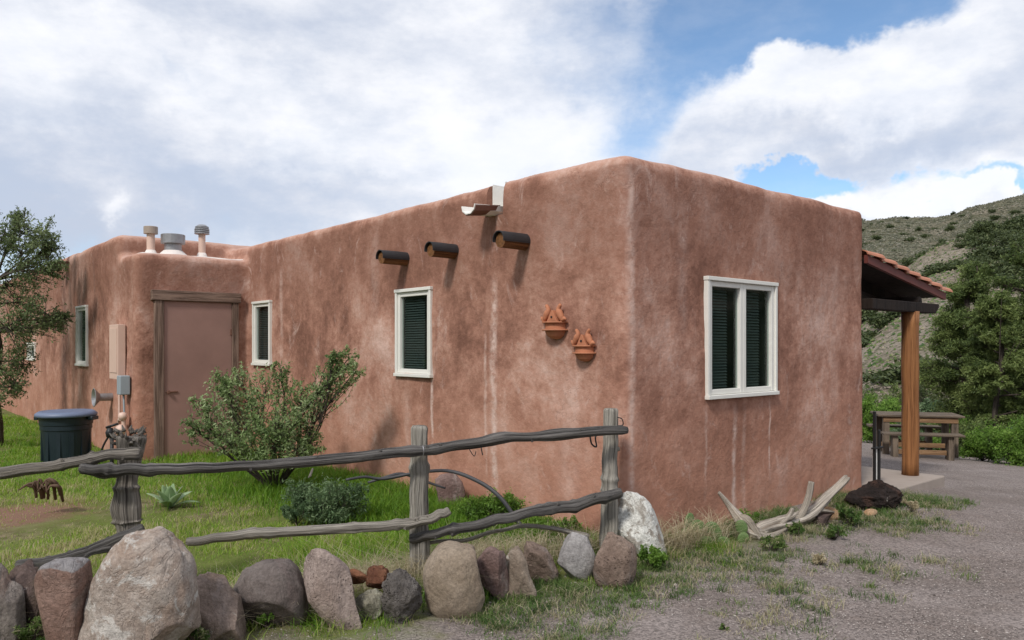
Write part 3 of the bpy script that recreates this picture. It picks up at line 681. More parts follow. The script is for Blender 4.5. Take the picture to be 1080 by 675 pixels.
for c in range(ncol):
    uc = U0 + .06 + c * .25
    for rr in range(nrow):
        ta_ = 3.96 + (T1 + .05 - 3.96) * rr / nrow; tb_ = 3.96 + (T1 + .05 - 3.96) * (rr + 1.12) / nrow; V = []; sg = 8
        for e_, (t, rad, dz) in enumerate(((ta_, .095, .0), (tb_, .115, .028))):
            for ro in (rad, rad - .014):
                for k in range(sg + 1):
                    a = math.pi * k / sg; V.append(H(t, uc + math.cos(a) * ro + rnd.uniform(-.002, .002), roofz(t) + math.sin(a) * ro * .62 + dz - .012))
        n1 = sg + 1; Ft = []
        for k in range(sg):
            Ft += [(k, k + 1, k + 1 + 2 * n1, k + 2 * n1), (k + n1, k + 3 * n1, k + 1 + 3 * n1, k + 1 + n1), (k, k + n1, k + 1 + n1, k + 1), (k + 2 * n1, k + 1 + 2 * n1, k + 1 + 3 * n1, k + 3 * n1)]
        for k in (0, sg): Ft.append((k, k + 2 * n1, k + 3 * n1, k + n1))
        tl.add(V, Ft)
tl.build('roof_tiles', M_TILE, prf, smooth=False)
rb = MB()
for i in range(9):
    u = .5 + i * .75; rb.add([H(t, u + du, roofz(t) - .072 + dz) for t in (4.0, T1 - .15) for du in (-.04, .04) for dz in (-.13, 0)], [(0, 1, 3, 2), (4, 6, 7, 5), (0, 4, 5, 1), (2, 3, 7, 6), (0, 2, 6, 4), (1, 5, 7, 3)], )
rb.build('rafters', M_BEAM, prf)
gb = MB(); tP = 5.18
gb.add([H(t, u, z) for (t, z) in ((4.0, 1.955), (5.75, 1.955), (5.85, 2.03), (5.85, 2.075), (4.0, 2.075)) for u in (-.08, .08)],
       [(0, 2, 4, 6, 8), (1, 9, 7, 5, 3), (0, 1, 3, 2), (2, 3, 5, 4), (4, 5, 7, 6), (6, 7, 9, 8), (8, 9, 1, 0)])
gb.build('gable_beam', M_BEAM, prf, bevel=.01)
lb_ = MB(); lb_.tube([H(tP + .28, u, 2.09) for u in np.linspace(.0, 6.8, 8)], .07, 14, .05, 5); lb_.build('porch_beam', M_BEAM, prf, smooth=True)
for i, u in enumerate((.0, 3.0, 6.0)):
    po = MB(); po.tube([H(tP + .004 * math.sin(z * 3 + i), u, z) for z in np.linspace(0.0, 1.965, 14)], [.096 + .004 * math.sin(z * 5 + i) for z in range(14)], 24, .035, 9 + i); po.build('porch_post', M_PORCHW, house, smooth=True)
sl_ = MB(); sl_.add([H(t, u, z) for t in (3.9, 5.42) for u in (-.3, 7.2) for z in (-.35, .004)], [(0, 1, 3, 2), (4, 6, 7, 5), (0, 4, 5, 1), (2, 3, 7, 6), (0, 2, 6, 4), (1, 5, 7, 3)])
sl_.build('porch_slab', M_SLAB, house, bevel=.015)

# ------------------------------------------------------------ wall pots
def pot(px0, px1, y0, y1, label, tilt):
    pm = (px0 + px1) / 2; u = uL(pm); Y = H(0, u).y; Wd = (px1 - px0) / F * Y * 1.12; zb = zat(y1, Y); Ht = zat(y0, Y) - zb
    base = H(-.005, u, zb); o = thing('wall_pot', base, label, 'wall planter', 'terracotta pots on the long wall')
    r = Wd * .40; zc = zb + Ht * .30
    ref = -dL; up_ = UP
    b = MB()
    def halfl(mb, pr_): 
        V = []; sg = 20
        for rr, z in pr_:
            for k in range(sg + 1):
                a = math.pi * k / sg; V.append(H(-.002, u, z) + dL * (math.cos(a) * rr) - dR * (math.sin(a) * rr * .95))
        n1 = sg + 1; mb.add(V, [(i * n1 + k, i * n1 + k + 1, (i + 1) * n1 + k + 1, (i + 1) * n1 + k) for i in range(len(pr_) - 1) for k in range(sg)] )
    halfl(b, [(0, zb), (r * .45, zb + Ht * .02), (r * .8, zb + Ht * .10), (r * .98, zb + Ht * .22), (r, zc), (r * 1.0, zb + Ht * .5), (r * .9, zb + Ht * .5), (r * .88, zb + Ht * .3), (0, zb + Ht * .28)])
    b.build('bowl', M_TERRA, o, smooth=False)
    f = MB()
    for z in (zb + Ht * .27, zb + Ht * .49): halfl(f, [(r * .9, z - .004), (r * 1.25, z - .005), (r * 1.27, z), (r * 1.25, z + .006), (r * .88, z + .007)])
    f.build('rim', M_TERRA, o)
    g = MB(); zt_ = zb + Ht * .5; hh = Ht * .34
    V = []
    for tt_ in (-r * .25, -r * .62):
        for a, z in ((-r * .62, zt_), (r * .62, zt_), (r * .08, zt_ + hh), (-r * .08, zt_ + hh)): V.append(H(tt_, u, z) - dL * a)
    g.add(V, [(0, 1, 2, 3), (7, 6, 5, 4), (0, 4, 5, 1), (1, 5, 6, 2), (2, 6, 7, 3), (3, 7, 4, 0)])
    ge = g.build('gable_ornament', M_TERRA, o, bevel=.004)
    ho = MB(); ho.lathe(H(-r * .60, u, zt_ + hh * .42), [(0, .008), (.009, .008), (.009, -.004)], 10, axis=-dR); ho.build('peep_hole', M_DARKIN, ge)
    # two little birds flanking the gable, body + neck + tail, one mesh each
    for s in (-1, 1):
        bd = MB(); ax = -dL * s
        c = H(-r * .42, u, zt_) + ax * (r * .72)
        body = spline([c + ax * (r * .42) + UP * (.00), c + ax * (r * .22) + UP * (Ht * .12), c + UP * (Ht * .25), c - ax * (r * .12) + UP * (Ht * .36), c + ax * (r * .04) + UP * (Ht * .46), c + ax * (r * .20) + UP * (Ht * .47)], 22)
        rad = np.interp(np.linspace(0, 1, 22), [0, .2, .42, .62, .78, .88, 1], [.010, .026, .030, .019, .015, .016, .003]) * (Ht / .28)
        bd.tube(body, rad, 12, .08, s + px0)
        bd.tube([c + ax * (r * .30) + UP * (Ht * .02), c + ax * (r * .55) + UP * (Ht * .10), c + ax * (r * .75) + UP * (Ht * .06 if s > 0 else Ht * .16)], [.02, .017, .006], 8, .1, 3)
        bd.build('bird_ornament', M_TERRA, o, smooth=True)
pot(573, 602, 321.5, 358, 'upper left terracotta wall pot with two birds on its rim', 0)
pot(605, 631, 347.5, 381.5, 'lower right terracotta wall pot with two birds, nearer the house corner', 0)

# ------------------------------------------------------------ stones
def stone_mesh(seed, sub, boxy, cuts, rough, fine=.5):
    bm = bmesh.new(); bmesh.ops.create_icosphere(bm, subdivisions=sub, radius=1)
    V = np.array([v.co[:] for v in bm.verts]); Fq = np.array([[v.index for v in f.verts] for f in bm.faces]); bm.free()
    r = np.random.default_rng(seed)
    pn = (np.abs(V) ** boxy).sum(1) ** (1 / boxy); V = V / pn[:, None]
    for _ in range(cuts):
        n_ = r.normal(size=3); n_ /= np.linalg.norm(n_); dd = r.uniform(.47, .80); ov = np.maximum(0, V @ n_ - dd); V -= ov[:, None] * n_ * .97
    dn = np.array([mnoise.fractal(Vector(p * 1.1 + seed), 1, 2, 3) * rough + mnoise.fractal(Vector(p * 4.5 + seed), 1, 2, 4) * rough * .38 * fine + mnoise.ridged_multi_fractal(Vector(p * 2.2 + seed), 1, 2, 4, 1, 2) * rough * .12 for p in V])
    V = V * (1 + dn[:, None]); return V, Fq
STONES = []
def stone(px0, px1, py0, py1, mat, label, seed, depth=None, thick=.9, boxy=2.4, cuts=5, rough=.16, sub=5, tilt=0, shear=0, taper=0, name='boulder', Yc=None, group='stones along the fence row', fine=.5, z_off=None):
    Yb = F * (EYE) / (py1 - 365) if Yc is None else Yc
    V, Fq = stone_mesh(seed, sub, boxy, cuts + (3 if cuts >= 5 else 0), rough * 1.1, fine)
    a = R(tilt); ca, sa = math.cos(a), math.sin(a)
    w0 = (px1 - px0) / F * Yb; h0 = (py1 - py0) / F * Yb
    asp = h0 / w0
    V[:, 2] *= asp if tilt == 0 else max(asp, 1.0) * 1.6
    V[:, 1] *= thick
    x = V[:, 0] * ca - V[:, 2] * sa; z = V[:, 0] * sa + V[:, 2] * ca; V[:, 0] = x; V[:, 2] = z
    zn = (V[:, 2] - V[:, 2].min()) / np.ptp(V[:, 2]); V[:, 0] *= 1 - taper * zn; V[:, 1] *= 1 - taper * .6 * zn; V[:, 0] += shear * zn
    sink = .12
    V[:, 0] = (V[:, 0] - V[:, 0].min()) / np.ptp(V[:, 0]) - .5; V[:, 2] = (V[:, 2] - V[:, 2].min()) / np.ptp(V[:, 2])
    yd = w0 * thick; V[:, 1] = V[:, 1] / np.ptp(V[:, 1]) * yd
    Ym = Yb + yd * .35; sc = Ym / Yb
    V[:, 0] *= w0 * sc; ztop = zat(py0, Ym); zbot = -sink * h0 if z_off is None else z_off
    V[:, 2] = zbot + V[:, 2] * (ztop - zbot)
    cx = ((px0 + px1) / 2 - 540) / F * Ym
    V += np.array([cx, Ym, 0])
    o = quick(name, V, Fq, mat, smooth=True); settle(o); tag(o, label, 'rock' if name != 'boulder' else 'boulder', group); STONES.append(o)
    return o
RM = dict(
 grey=rock_mat('grey_brown_rock', (.16, .135, .12), (.27, .235, .21), (.22, .155, .125)),
 dark=rock_mat('dark_purple_rock', (.075, .052, .046), (.14, .10, .088), (.105, .075, .055), lich=.06, lcol=(.42, .36, .33)),
 block=rock_mat('red_brown_block', (.19, .115, .09), (.28, .185, .15), (.22, .165, .14), cap=(.25, .235, .235)),
 big=rock_mat('pale_tan_boulder', (.29, .23, .19), (.42, .365, .32), (.33, .25, .20), lich=.11, lcol=(.54, .51, .47), bmp=.012),
 brown=rock_mat('brown_rock', (.17, .125, .10), (.28, .215, .18), (.22, .175, .155), lich=.03),
 round=rock_mat('dark_rounded_rock', (.115, .093, .085), (.165, .14, .128), (.14, .11, .10), bmp=.008),
 pink=rock_mat('pinkish_slab', (.28, .215, .185), (.38, .305, .27), (.24, .19, .17), pore=.25),
 red=rock_mat('red_clay_rock', (.20, .085, .045), (.29, .135, .075)),
 rust=rock_mat('rusty_porous_rock', (.13, .052, .03), (.23, .105, .06), pore=.8, bmp=.02),
 lich=rock_mat('lichen_rock', (.19, .175, .13), (.30, .28, .22), lich=.12, lcol=(.42, .42, .33)),
 pore=rock_mat('grey_porous_rock', (.13, .115, .105), (.21, .19, .175), pore=1.0, bmp=.025),
 tan=rock_mat('smooth_tan_boulder', (.21, .165, .12), (.29, .235, .18), (.24, .185, .14), bmp=.007),
 purple=rock_mat('fractured_purple_rock', (.15, .095, .085), (.235, .165, .15), (.30, .25, .23)),
 tan2=rock_mat('tan_rock', (.23, .18, .14), (.33, .275, .22), lich=.06),
 pale=rock_mat('pale_grey_rock', (.27, .255, .25), (.37, .355, .345), bmp=.008),
 crack=rock_mat('cracked_brown_rock', (.17, .12, .095), (.28, .21, .17), (.22, .18, .16), pore=.4),
 white=rock_mat('white_lichened_rock', (.30, .27, .235), (.42, .39, .35), (.30, .22, .17), lich=.22, lcol=(.74, .74, .70)),
 lava=rock_mat('black_lava_rock', (.022, .016, .014), (.05, .036, .032), (.075, .042, .032), lich=-.02, lcol=(.5, .47, .42), pore=.8, bmp=.03),
 ochre=rock_mat('ochre_rock', (.36, .22, .12), (.48, .34, .22)),
)
stone(-42, 21, 581, 700, RM['grey'], 'grey brown rounded boulder cut off by the left edge', 3, thick=.9, taper=.1)
stone(2, 56, 592, 705, RM['dark'], 'dark mossy purple brown rock between the leftmost boulder and the flat topped block', 5, thick=.8, cuts=7, rough=.22, Yc=3.95)
stone(44, 91, 589, 712, RM['block'], 'flat topped red brown stone block beside the biggest boulder', 8, thick=.9, boxy=7, cuts=1, rough=.05)
stone(89, 208, 556, 712, RM['big'], 'biggest pale tan boulder in front of the left fence post', 118, thick=.75, boxy=2.7, cuts=4, rough=.10, sub=6, taper=.36, shear=.17)
stone(194, 259, 607, 684, RM['brown'], 'brown angular rock right of the biggest boulder', 14, cuts=7, rough=.16, taper=.2, shear=-.2)
stone(245, 324, 591, 666, RM['round'], 'dark smooth rounded boulder left of the leaning pinkish slab', 21, cuts=2, boxy=2.3, rough=.09, taper=.05)
stone(317, 384, 577, 664, RM['pink'], 'pinkish elongated slab leaning to the left in the stone row', 24, thick=.5, boxy=3.2, cuts=3, rough=.08, tilt=32)
stone(362, 389, 598, 627, RM['red'], 'small red clay coloured rock perched left of the rusty one', 31, Yc=4.42, z_off=.16, cuts=5, rough=.1, sub=3)
stone(386, 411, 597, 630, RM['rust'], 'small rusty porous rock perched on the lichened stone', 34, Yc=4.42, z_off=.14, cuts=4, rough=.2, sub=4)
stone(373, 408, 620, 660, RM['lich'], 'greenish lichened stone under the two small red rocks', 37, Yc=4.34, cuts=6, rough=.15)
stone(402, 446, 600, 660, RM['pore'], 'grey pitted porous rock below the middle fence post', 41, cuts=4, rough=.2, fine=1.2)
stone(446, 512, 572, 652, RM['tan'], 'large smooth tan boulder right of the middle fence post', 44, cuts=2, boxy=2.8, rough=.07, taper=.1)
stone(502, 542, 573, 634, RM['purple'], 'fractured purple red rock right of the large smooth tan boulder', 47, cuts=7, rough=.14, boxy=2.8)
stone(530, 566, 577, 632, RM['tan2'], 'tan pointed rock with pale patches beside the fractured purple one', 51, cuts=6, rough=.14, taper=.4, shear=-.3)
stone(552, 589, 573, 618, RM['crack'], 'brown leaning rock just left of the pale grey angular one', 54, Yc=5.0, cuts=4, rough=.1, tilt=25)
stone(587, 632, 559, 612, RM['pale'], 'pale grey angular diamond shaped rock under the lower rail', 57, cuts=8, boxy=2.1, rough=.08, taper=.2, shear=.25)
stone(625, 671, 561, 620, RM['crack'], 'brown cracked rock in front of the tall whitish stone', 61, cuts=4, boxy=3, rough=.08, taper=.1)
stone(645, 702, 518, 590, RM['white'], 'tall whitish lichened stone at the foot of the right fence post', 64, cuts=4, boxy=2.8, rough=.09, taper=.38, shear=-.25, sub=5)
stone(459, 491, 499, 533, RM['purple'], 'upright brown stone against the long wall behind the middle post', 67, Yc=7.15, cuts=3, rough=.1, thick=.6, group=None)
stone(889, 948, 505, 538, RM['lava'], 'black lava rock with white specks by the porch corner', 71, Yc=7.3, cuts=4, rough=.2, taper=.3, shear=-.1, thick=.8, group=None, sub=5, fine=1.0)
stone(861, 886, 533, 547, RM['ochre'], 'ochre flat rock between the driftwood and the lava rock', 74, Yc=6.85, cuts=5, rough=.12, sub=3, group=None, name='rock')
stone(848, 882, 541, 560, RM['dark'], 'dark low rock below the ochre rock by the driftwood', 77, Yc=6.6, cuts=6, rough=.2, sub=3, group=None, name='rock')
stone(912, 926, 537, 546, RM['ochre'], 'small ochre stone in front of the black lava rock', 79, Yc=6.95, cuts=5, rough=.12, sub=3, group=None, name='rock')
stone(700, 716, 566, 578, RM['brown'], 'small brown stone half hidden by straw at the wall corner', 83, Yc=6.0, cuts=5, rough=.12, sub=3, group=None, name='rock')

# ------------------------------------------------------------ rail fence
fence = thing('rail_fence', at(443, 611, 5.1), 'weathered crooked pole fence running behind the row of boulders', 'fence')
def pole(name, pts, rads, mat, n=70, seg=26, groove=.17, seed=0, wob=.008, knots=3, sq=1.0):
    P = spline(pts, n); rr = np.interp(np.linspace(0, 1, n), np.linspace(0, 1, len(rads)), rads)
    r_ = random.Random(seed)
    for i, p in enumerate(P):
        P[i] = p + Vector((mnoise.noise(Vector((i * .11, seed, 0))), mnoise.noise(Vector((i * .11, seed, 9))), mnoise.noise(Vector((i * .11, seed, 5))))) * wob * 2
    for _ in range(knots):
        c = r_.uniform(.08, .92); rr = rr * (1 + .22 * np.exp(-((np.linspace(0, 1, n) - c) / .012) ** 2))
    rr[0] *= .8; rr[-1] *= .82
    mb = MB(); mb.tube(P, rr, seg, groove, seed, sq=sq)
    # stub twigs
    for _ in range(knots):
        i = r_.randrange(4, n - 4); a = r_.uniform(0, 6.28); dd = Vector((math.cos(a) * .4, -abs(math.sin(a)), math.sin(a))).normalized(); mb.tube([P[i], P[i] + dd * (rr[i] + .012)], [rr[i] * .4, rr[i] * .22], 8, .2, i)
    return mb.build(name, mat, fence, smooth=True)
YL, YM, YR = 4.70, 5.12, 5.64
# posts
o = pole('post', [at(134, 600, YL), at(136, 560, YL), at(134.5, 535, YL), at(135, 505, YL), at(135.5, 480, YL), at(137, 460, YL)], [.064, .060, .074, .056, .060, .072], M_GREYW, groove=.34, seed=3, n=90, knots=2, wob=.003, seg=44)
o = pole('post', [at(443, 625, YM), at(442, 540, YM), at(443, 449, YM)], [0.0568, 0.0568, 0.0550], M_POST, groove=.22, seed=6, knots=2, wob=.003)
o = pole('post', [at(642, 580, YR), at(643, 500, YR), at(645, 431, YR)], [0.0602, 0.0568, 0.0516], M_POST, groove=.22, seed=9, knots=2, wob=.004)
# top rails
pole('rail', [at(-90, 508, 4.5), at(0, 499, 4.55), at(70, 489, 4.55), at(118, 480, 4.55), at(150, 478, 4.56)], [0.0344, 0.0327, 0.0310, 0.0310, 0.0387], M_GREYW, seed=12, knots=4)
pole('rail', [at(86, 494, 4.45), at(140, 496, 4.50), at(220, 493, 4.6), at(330, 486, 4.82), at(443, 475, 4.99), at(540, 462, 5.22), at(661, 453, 5.50)], [0.0292, 0.0310, 0.0310, 0.0318, 0.0327, 0.0318, 0.0310], M_DARKW, n=140, seed=15, knots=9, wob=.009)
# lower rails
pole('rail', [at(18, 596, 4.45), at(55, 592, 4.5), at(95, 580, 4.55), at(130, 566, 4.56), at(152, 556, 4.6)], [0.0258, 0.0292, 0.0292, 0.0292, 0.0258], M_DARKW, seed=18)
pole('rail', [at(196, 571, 4.58), at(260, 564, 4.7), at(340, 559, 4.84), at(415, 554, 4.96), at(455, 546, 5.0), at(474, 538, 5.02)], [0.0241, 0.0284, 0.0284, 0.0292, 0.0327, 0.0292], M_GREYL, n=100, seed=21, knots=5)
pole('rail', [at(432, 568, 5.06), at(470, 560, 5.06), at(520, 550, 5.15), at(560, 540, 5.25), at(610, 531, 5.4), at(656, 519, 5.5)], [0.0275, 0.0292, 0.0327, 0.0361, 0.0378, 0.0344], M_DARKW, n=100, seed=24, knots=6, groove=.22)
pole('split_rail', [at(446, 574, 5.14), at(500, 567, 5.2), at(540, 556, 5.3), at(575, 556, 5.4), at(620, 566, 5.5)], [0.0120, 0.0138, 0.0138, 0.0155, 0.0189], M_GREYL, seed=27, knots=1)
pole('rail_stub', [at(84, 494, 4.50), at(110, 500, 4.52), at(126, 499, 4.54)], [0.0258, 0.0241, 0.0189], M_DARKW, seed=29, n=24, knots=0, groove=.3)
pole('rail_stub', [at(82, 598, 4.5), at(95, 584, 4.52), at(118, 578, 4.55)], [0.0103, 0.0155, 0.0224], M_DARKW, seed=30, n=24, knots=1, groove=.35)
# peeled bark and burl on the left post, wire loops
mb = MB()
for i in range(46):
    a = rnd.uniform(0, 6.28); z0_ = rnd.uniform(474, 455); c = at(136 + rnd.uniform(-2, 2), z0_, YL)
    dd = Vector((math.cos(a), math.sin(a), rnd.uniform(-.2, .8))).normalized(); p0 = c + Vector((math.cos(a), math.sin(a), 0)) * .06
    mb.tube([p0, p0 + dd * rnd.uniform(.01, .03) + UP * .01, p0 + dd * rnd.uniform(.02, .045) + UP * rnd.uniform(-.01, .05)], [.013, .009, .003], 6, .2, i)
mb.build('frayed_bark', M_GREYW, fence, smooth=True)
def wire(name, pts, r=.004, mat=M_BLACK):
    mb = MB(); mb.tube(spline(pts, 30), r, 6); return mb.build(name, mat, fence, smooth=True)
wire('wire_tie', [at(622, 458, 5.5), at(624, 468, 5.48), at(629, 471, 5.48), at(628, 461, 5.5), at(632, 457, 5.52)], .006)
wire('wire_tie', [at(651, 440, 5.57), at(656, 442, 5.57), at(657, 448, 5.57), at(652, 449, 5.57)], .004)
wire('wire_tie', [at(507, 470, 5.12), at(509, 480, 5.12)], .004); wire('wire_tie', [at(495, 474, 5.1), at(500, 481, 5.1), at(502, 476, 5.1)], .003)
wire('wire_tie', [at(446, 470, 4.93), at(447, 476, 4.92), at(446, 483, 4.94)], .003, M_METAL)
mb = MB(); mb.tube([at(330, 494, 4.8), at(327, 502, 4.78), at(325, 504, 4.78)], [.006, .009, .002], 6); mb.build('splinter', M_GREYL, fence)

# ------------------------------------------------------------ loose things in the yard
def loose(name, segs, mat, label, cat, seg=12, groove=.15, n=40, group=None):
    mb = MB()
    for j, (pts, rads) in enumerate(segs):
        P = spline(pts, n); rr = np.interp(np.linspace(0, 1, n), np.linspace(0, 1, len(rads)), rads); mb.tube(P, rr, seg, groove, j * 3 + 1)
    o = mb.build(name, mat, None, smooth=True); settle(o); tag(o, label, cat, group); return o
loose('arched_branch', [([at(365, 506, 6.2), at(385, 503, 6.3), at(405, 505, 6.35), at(443, 498, 6.4), at(475, 497, 6.5), at(505, 508, 6.4), at(528, 525, 6.3), at(545, 548, 6.25), at(560, 566, 6.2)], [.010, .012, .013, .013, .013, .016, .018, .016, .014]),
      ([at(388, 509, 6.5), at(405, 504, 6.5), at(425, 500, 6.55), at(455, 510, 6.6), at(470, 515, 6.6)], [.010, .013, .013, .011, .008])],
      M_HOSE, 'dark arched bare branches bending in front of the long wall', 'branch')
dr = [([at(758, 519, 6.3), at(770, 533, 6.3), at(782, 548, 6.25), at(793, 560, 6.25), at(806, 563, 6.3)], [0.0104, 0.0245, 0.0425, 0.0519, 0.0453]),
      ([at(790, 566, 6.2), at(806, 558, 6.3), at(822, 553, 6.4), at(840, 548, 6.5), at(856, 540, 6.6), at(874, 523, 6.75), at(893, 504, 6.9)], [0.0330, 0.0519, 0.0548, 0.0472, 0.0434, 0.0359, 0.0283]),
      ([at(840, 551, 6.5), at(848, 538, 6.5), at(853, 524, 6.5), at(856, 508, 6.5)], [0.0330, 0.0264, 0.0245, 0.0208]),
      ([at(800, 556, 6.35), at(818, 549, 6.4), at(834, 545, 6.4), at(842, 540, 6.4)], [0.0264, 0.0245, 0.0227, 0.0076]),
      ([at(786, 560, 6.2), at(798, 564, 6.15), at(812, 566, 6.2), at(830, 558, 6.3)], [0.0189, 0.0302, 0.0264, 0.0113]),
      ([at(857, 538, 6.6), at(868, 538, 6.65), at(880, 540, 6.7)], [0.0208, 0.0151, 0.0057]),
      ([at(862, 536, 6.65), at(870, 533, 6.7), at(876, 527, 6.72)], [.018, .014, .008]), ([at(822, 552, 6.4), at(832, 544, 6.4), at(836, 536, 6.38)], [.026, .022, .012]),
      ([at(776, 545, 6.25), at(788, 548, 6.2), at(803, 568, 6.12)], [.014, .030, .020])]
loose('driftwood', dr, M_DRIFT, 'bleached forked driftwood branch lying along the foot of the end wall', 'driftwood', seg=18, groove=.42)
rw = []
for i in range(9):
    x = 34 + i * 3.2; q_ = rnd.uniform(-6, 6); rw.append(([at(x + 6 + q_, 527 + rnd.uniform(-6, 2), 7.0 + .03 * i), at(x + 3 + q_ * .4, 514 + rnd.uniform(-5, 4), 6.95), at(x - 5 - q_, 506 + rnd.uniform(-3, 7), 6.92), at(x - 9 + rnd.uniform(-9, 9), 514 + rnd.uniform(-6, 12), 6.9)], [.012, .015, .011, .005]))
loose('rusty_root', rw, plain('rusty_root_brown', (.10, .058, .036), .8, var=.3), 'curled rusty brown root debris on the lawn beneath the left rail', 'root', seg=8, groove=.3, n=16)
# wheelie-less rubbish bin
bp = gnd(70, 489); bin_ = thing('rubbish_bin', bp, 'dark teal round plastic rubbish bin with slate blue lid beside the house wing', 'bin')
Yb = bp.y; bw = lambda p_: p_ / F * Yb / 2; zt_ = zat(437, Yb)
m = MB(); V = []; seg = 64
prf_ = [(0, 0), (bw(42), 0), (bw(43), .02), (bw(47), zt_ * .70), (bw(48.5), zt_ * .71), (bw(48.5), zt_ * .80), (bw(50), zt_ * .81), (bw(51), zt_ * .97), (bw(54), zt_ * .97), (bw(54), zt_)]
m.lathe(bp, prf_, seg)
for a in range(0, 360, 30):   # moulded ribs
    dd = Vector((math.cos(R(a + 12)), math.sin(R(a + 12)), 0)); tn = Vector((-dd.y, dd.x, 0)); m.box(bp + dd * (bw(45.2)) + UP * (zt_ * .36), tn, UP, dd, .05, zt_ * .62, .02)
m.build('body', M_BIN, bin_, bevel=0)
l = MB(); l.lathe(bp, [(bw(56), zt_ - .02), (bw(58), zt_ - .02), (bw(58), zt_ + .015), (bw(54), zt_ + .035), (bw(50), zt_ + .05), (bw(47), zt_ + .042), (bw(20), zt_ + .062), (0, zt_ + .065)], 48); l.build('lid', M_LID, bin_, smooth=True)
for s in (-1, 1):
    h = MB(); h.box(bp + Vector((s * bw(57), 0, zt_ - .045)), Vector((1, 0, 0)), UP, Vector((0, 1, 0)), .06, .05, .16); h.build('handle', M_BIN, bin_, bevel=.01)
# yard tap
tp = at(118, 468, 8.9); tp.z = 0
o = thing('garden_tap', tp, 'leaning black garden tap with hose stub beside the left fence post', 'tap')
m = MB(); m.tube(spline([at(106, 478, 8.9), at(110, 468, 8.9), at(116, 458, 8.9)], 10), .012, 8); m.tube([Vector((tp.x, tp.y, 0)), at(118, 462, 8.9)], .022, 10); m.build('pipe', M_BLACK, o, smooth=True)
m = MB(); m.lathe(at(116, 458, 8.9), [(0, -.05), (.04, -.03), (.05, .02), (.03, .07), (0, .08)], 14); m.tube([at(112, 451, 8.9), at(124, 447, 8.9)], .014, 8); m.build('tap_head', M_BLACK, o, smooth=True)
# black iron stand at the porch corner
sp_ = H(4.13, -.08, .004); o = thing('iron_stand', sp_, 'black iron stand holding a white pipe at the porch corner', 'stand')
for dx_, tz in ((4.04, .83), (4.15, .62)):
    m = MB(); m.box(H(dx_, -.08, tz / 2 + .004), dR, UP, dL, .028, tz, .028); m.build('upright', M_BLACK, o, bevel=.003)
m = MB(); m.tube([H(4.095, -.06, .008), H(4.095, -.06, .42)], .024, 12); m.build('white_pipe', M_CANALE, o)
m = MB(); m.box(H(4.11, -.08, .43), dR, UP, dL, .22, .018, .04); m.build('crossbar', M_BLACK, o, bevel=.003)

# picnic table and benches
A = gnd(933, 479); B = gnd(1008, 484); ax = (B - A); ax.z = 0; Lt = ax.length; ax.normalize(); ay = Vector((-ax.y, ax.x, 0))
gt = float(gz((A.x + B.x) / 2, (A.y + B.y) / 2)); mid = (A + B) / 2; mid.z = gt; zt_ = zat(437.5, mid.y)
def bwd(mb, c, ww, hh, dd, along=0):
    v0 = mb.n; mb.box(c, ax, UP, ay, ww, hh, dd)
    tcv = mb.v[-1]; loc = [( (Vector(p) - Vector(c)).dot(UP) * 12 + v0, (Vector(p) - Vector(c)).dot(ay) * 8, (Vector(p) - Vector(c)).dot(ax) * 1.0) for p in tcv]; mb.tc[-1] = np.array(loc)
ctr = mid + ay * .30
o = thing('picnic_table', ctr, 'weathered wooden outdoor table on the gravel past the porch', 'table')
m = MB()
for j in range(4): bwd(m, ctr + ay * (-.30 + j * .2) + UP * (zt_ - gt - .02), Lt + .25, .035, .19)
m.build('table_top', M_TABLEW, o, bevel=.004)
m = MB()
for s in (-1, 1): bwd(m, ctr + ay * (s * .34) + UP * (zt_ - gt - .09), Lt + .06, .09, .04)
m.build('apron', M_TABLEO, o, bevel=.004)
for sx in (-1, 1):
    for sy in (-1, 1):
        m = MB(); m.box(ctr + ax * (sx * (Lt / 2 - .02)) + ay * (sy * .30) + UP * ((zt_ - gt) / 2 - .02), ax, UP, ay, .11, zt_ - gt - .045, .09); m.build('leg', M_TABLEW, o, bevel=.006)
m = MB(); bwd(m, ctr + UP * .17, Lt, .08, .04); m.build('stretcher', M_TABLEO, o, bevel=.004)
zb = zat(457, mid.y - .4) - gt
for s, lab in ((-1, 'long plank bench on the near side of the outdoor table'), (1, 'long plank bench on the far side of the outdoor table')):
    c = ctr + ay * (s * .72) - ax * .06; o = thing('bench', c, lab, 'bench', 'benches at the outdoor table')
    m = MB()
    for j in (-1, 1): bwd(m, c + ay * (j * .085) + UP * (zb - .02), Lt + .12, .035, .16)
    m.build('seat', M_TABLEW, o, bevel=.004)
    for sx in (-1, 1):
        m = MB(); m.box(c + ax * (sx * (Lt / 2 - .14)) + UP * (zb / 2 - .02), ax, UP, ay, .09, zb - .045, .22); m.build('leg', M_TABLEW, o, bevel=.006)
    m = MB(); bwd(m, c + UP * .13, Lt - .38, .08, .04); m.build('stretcher', M_TABLEO, o, bevel=.004)

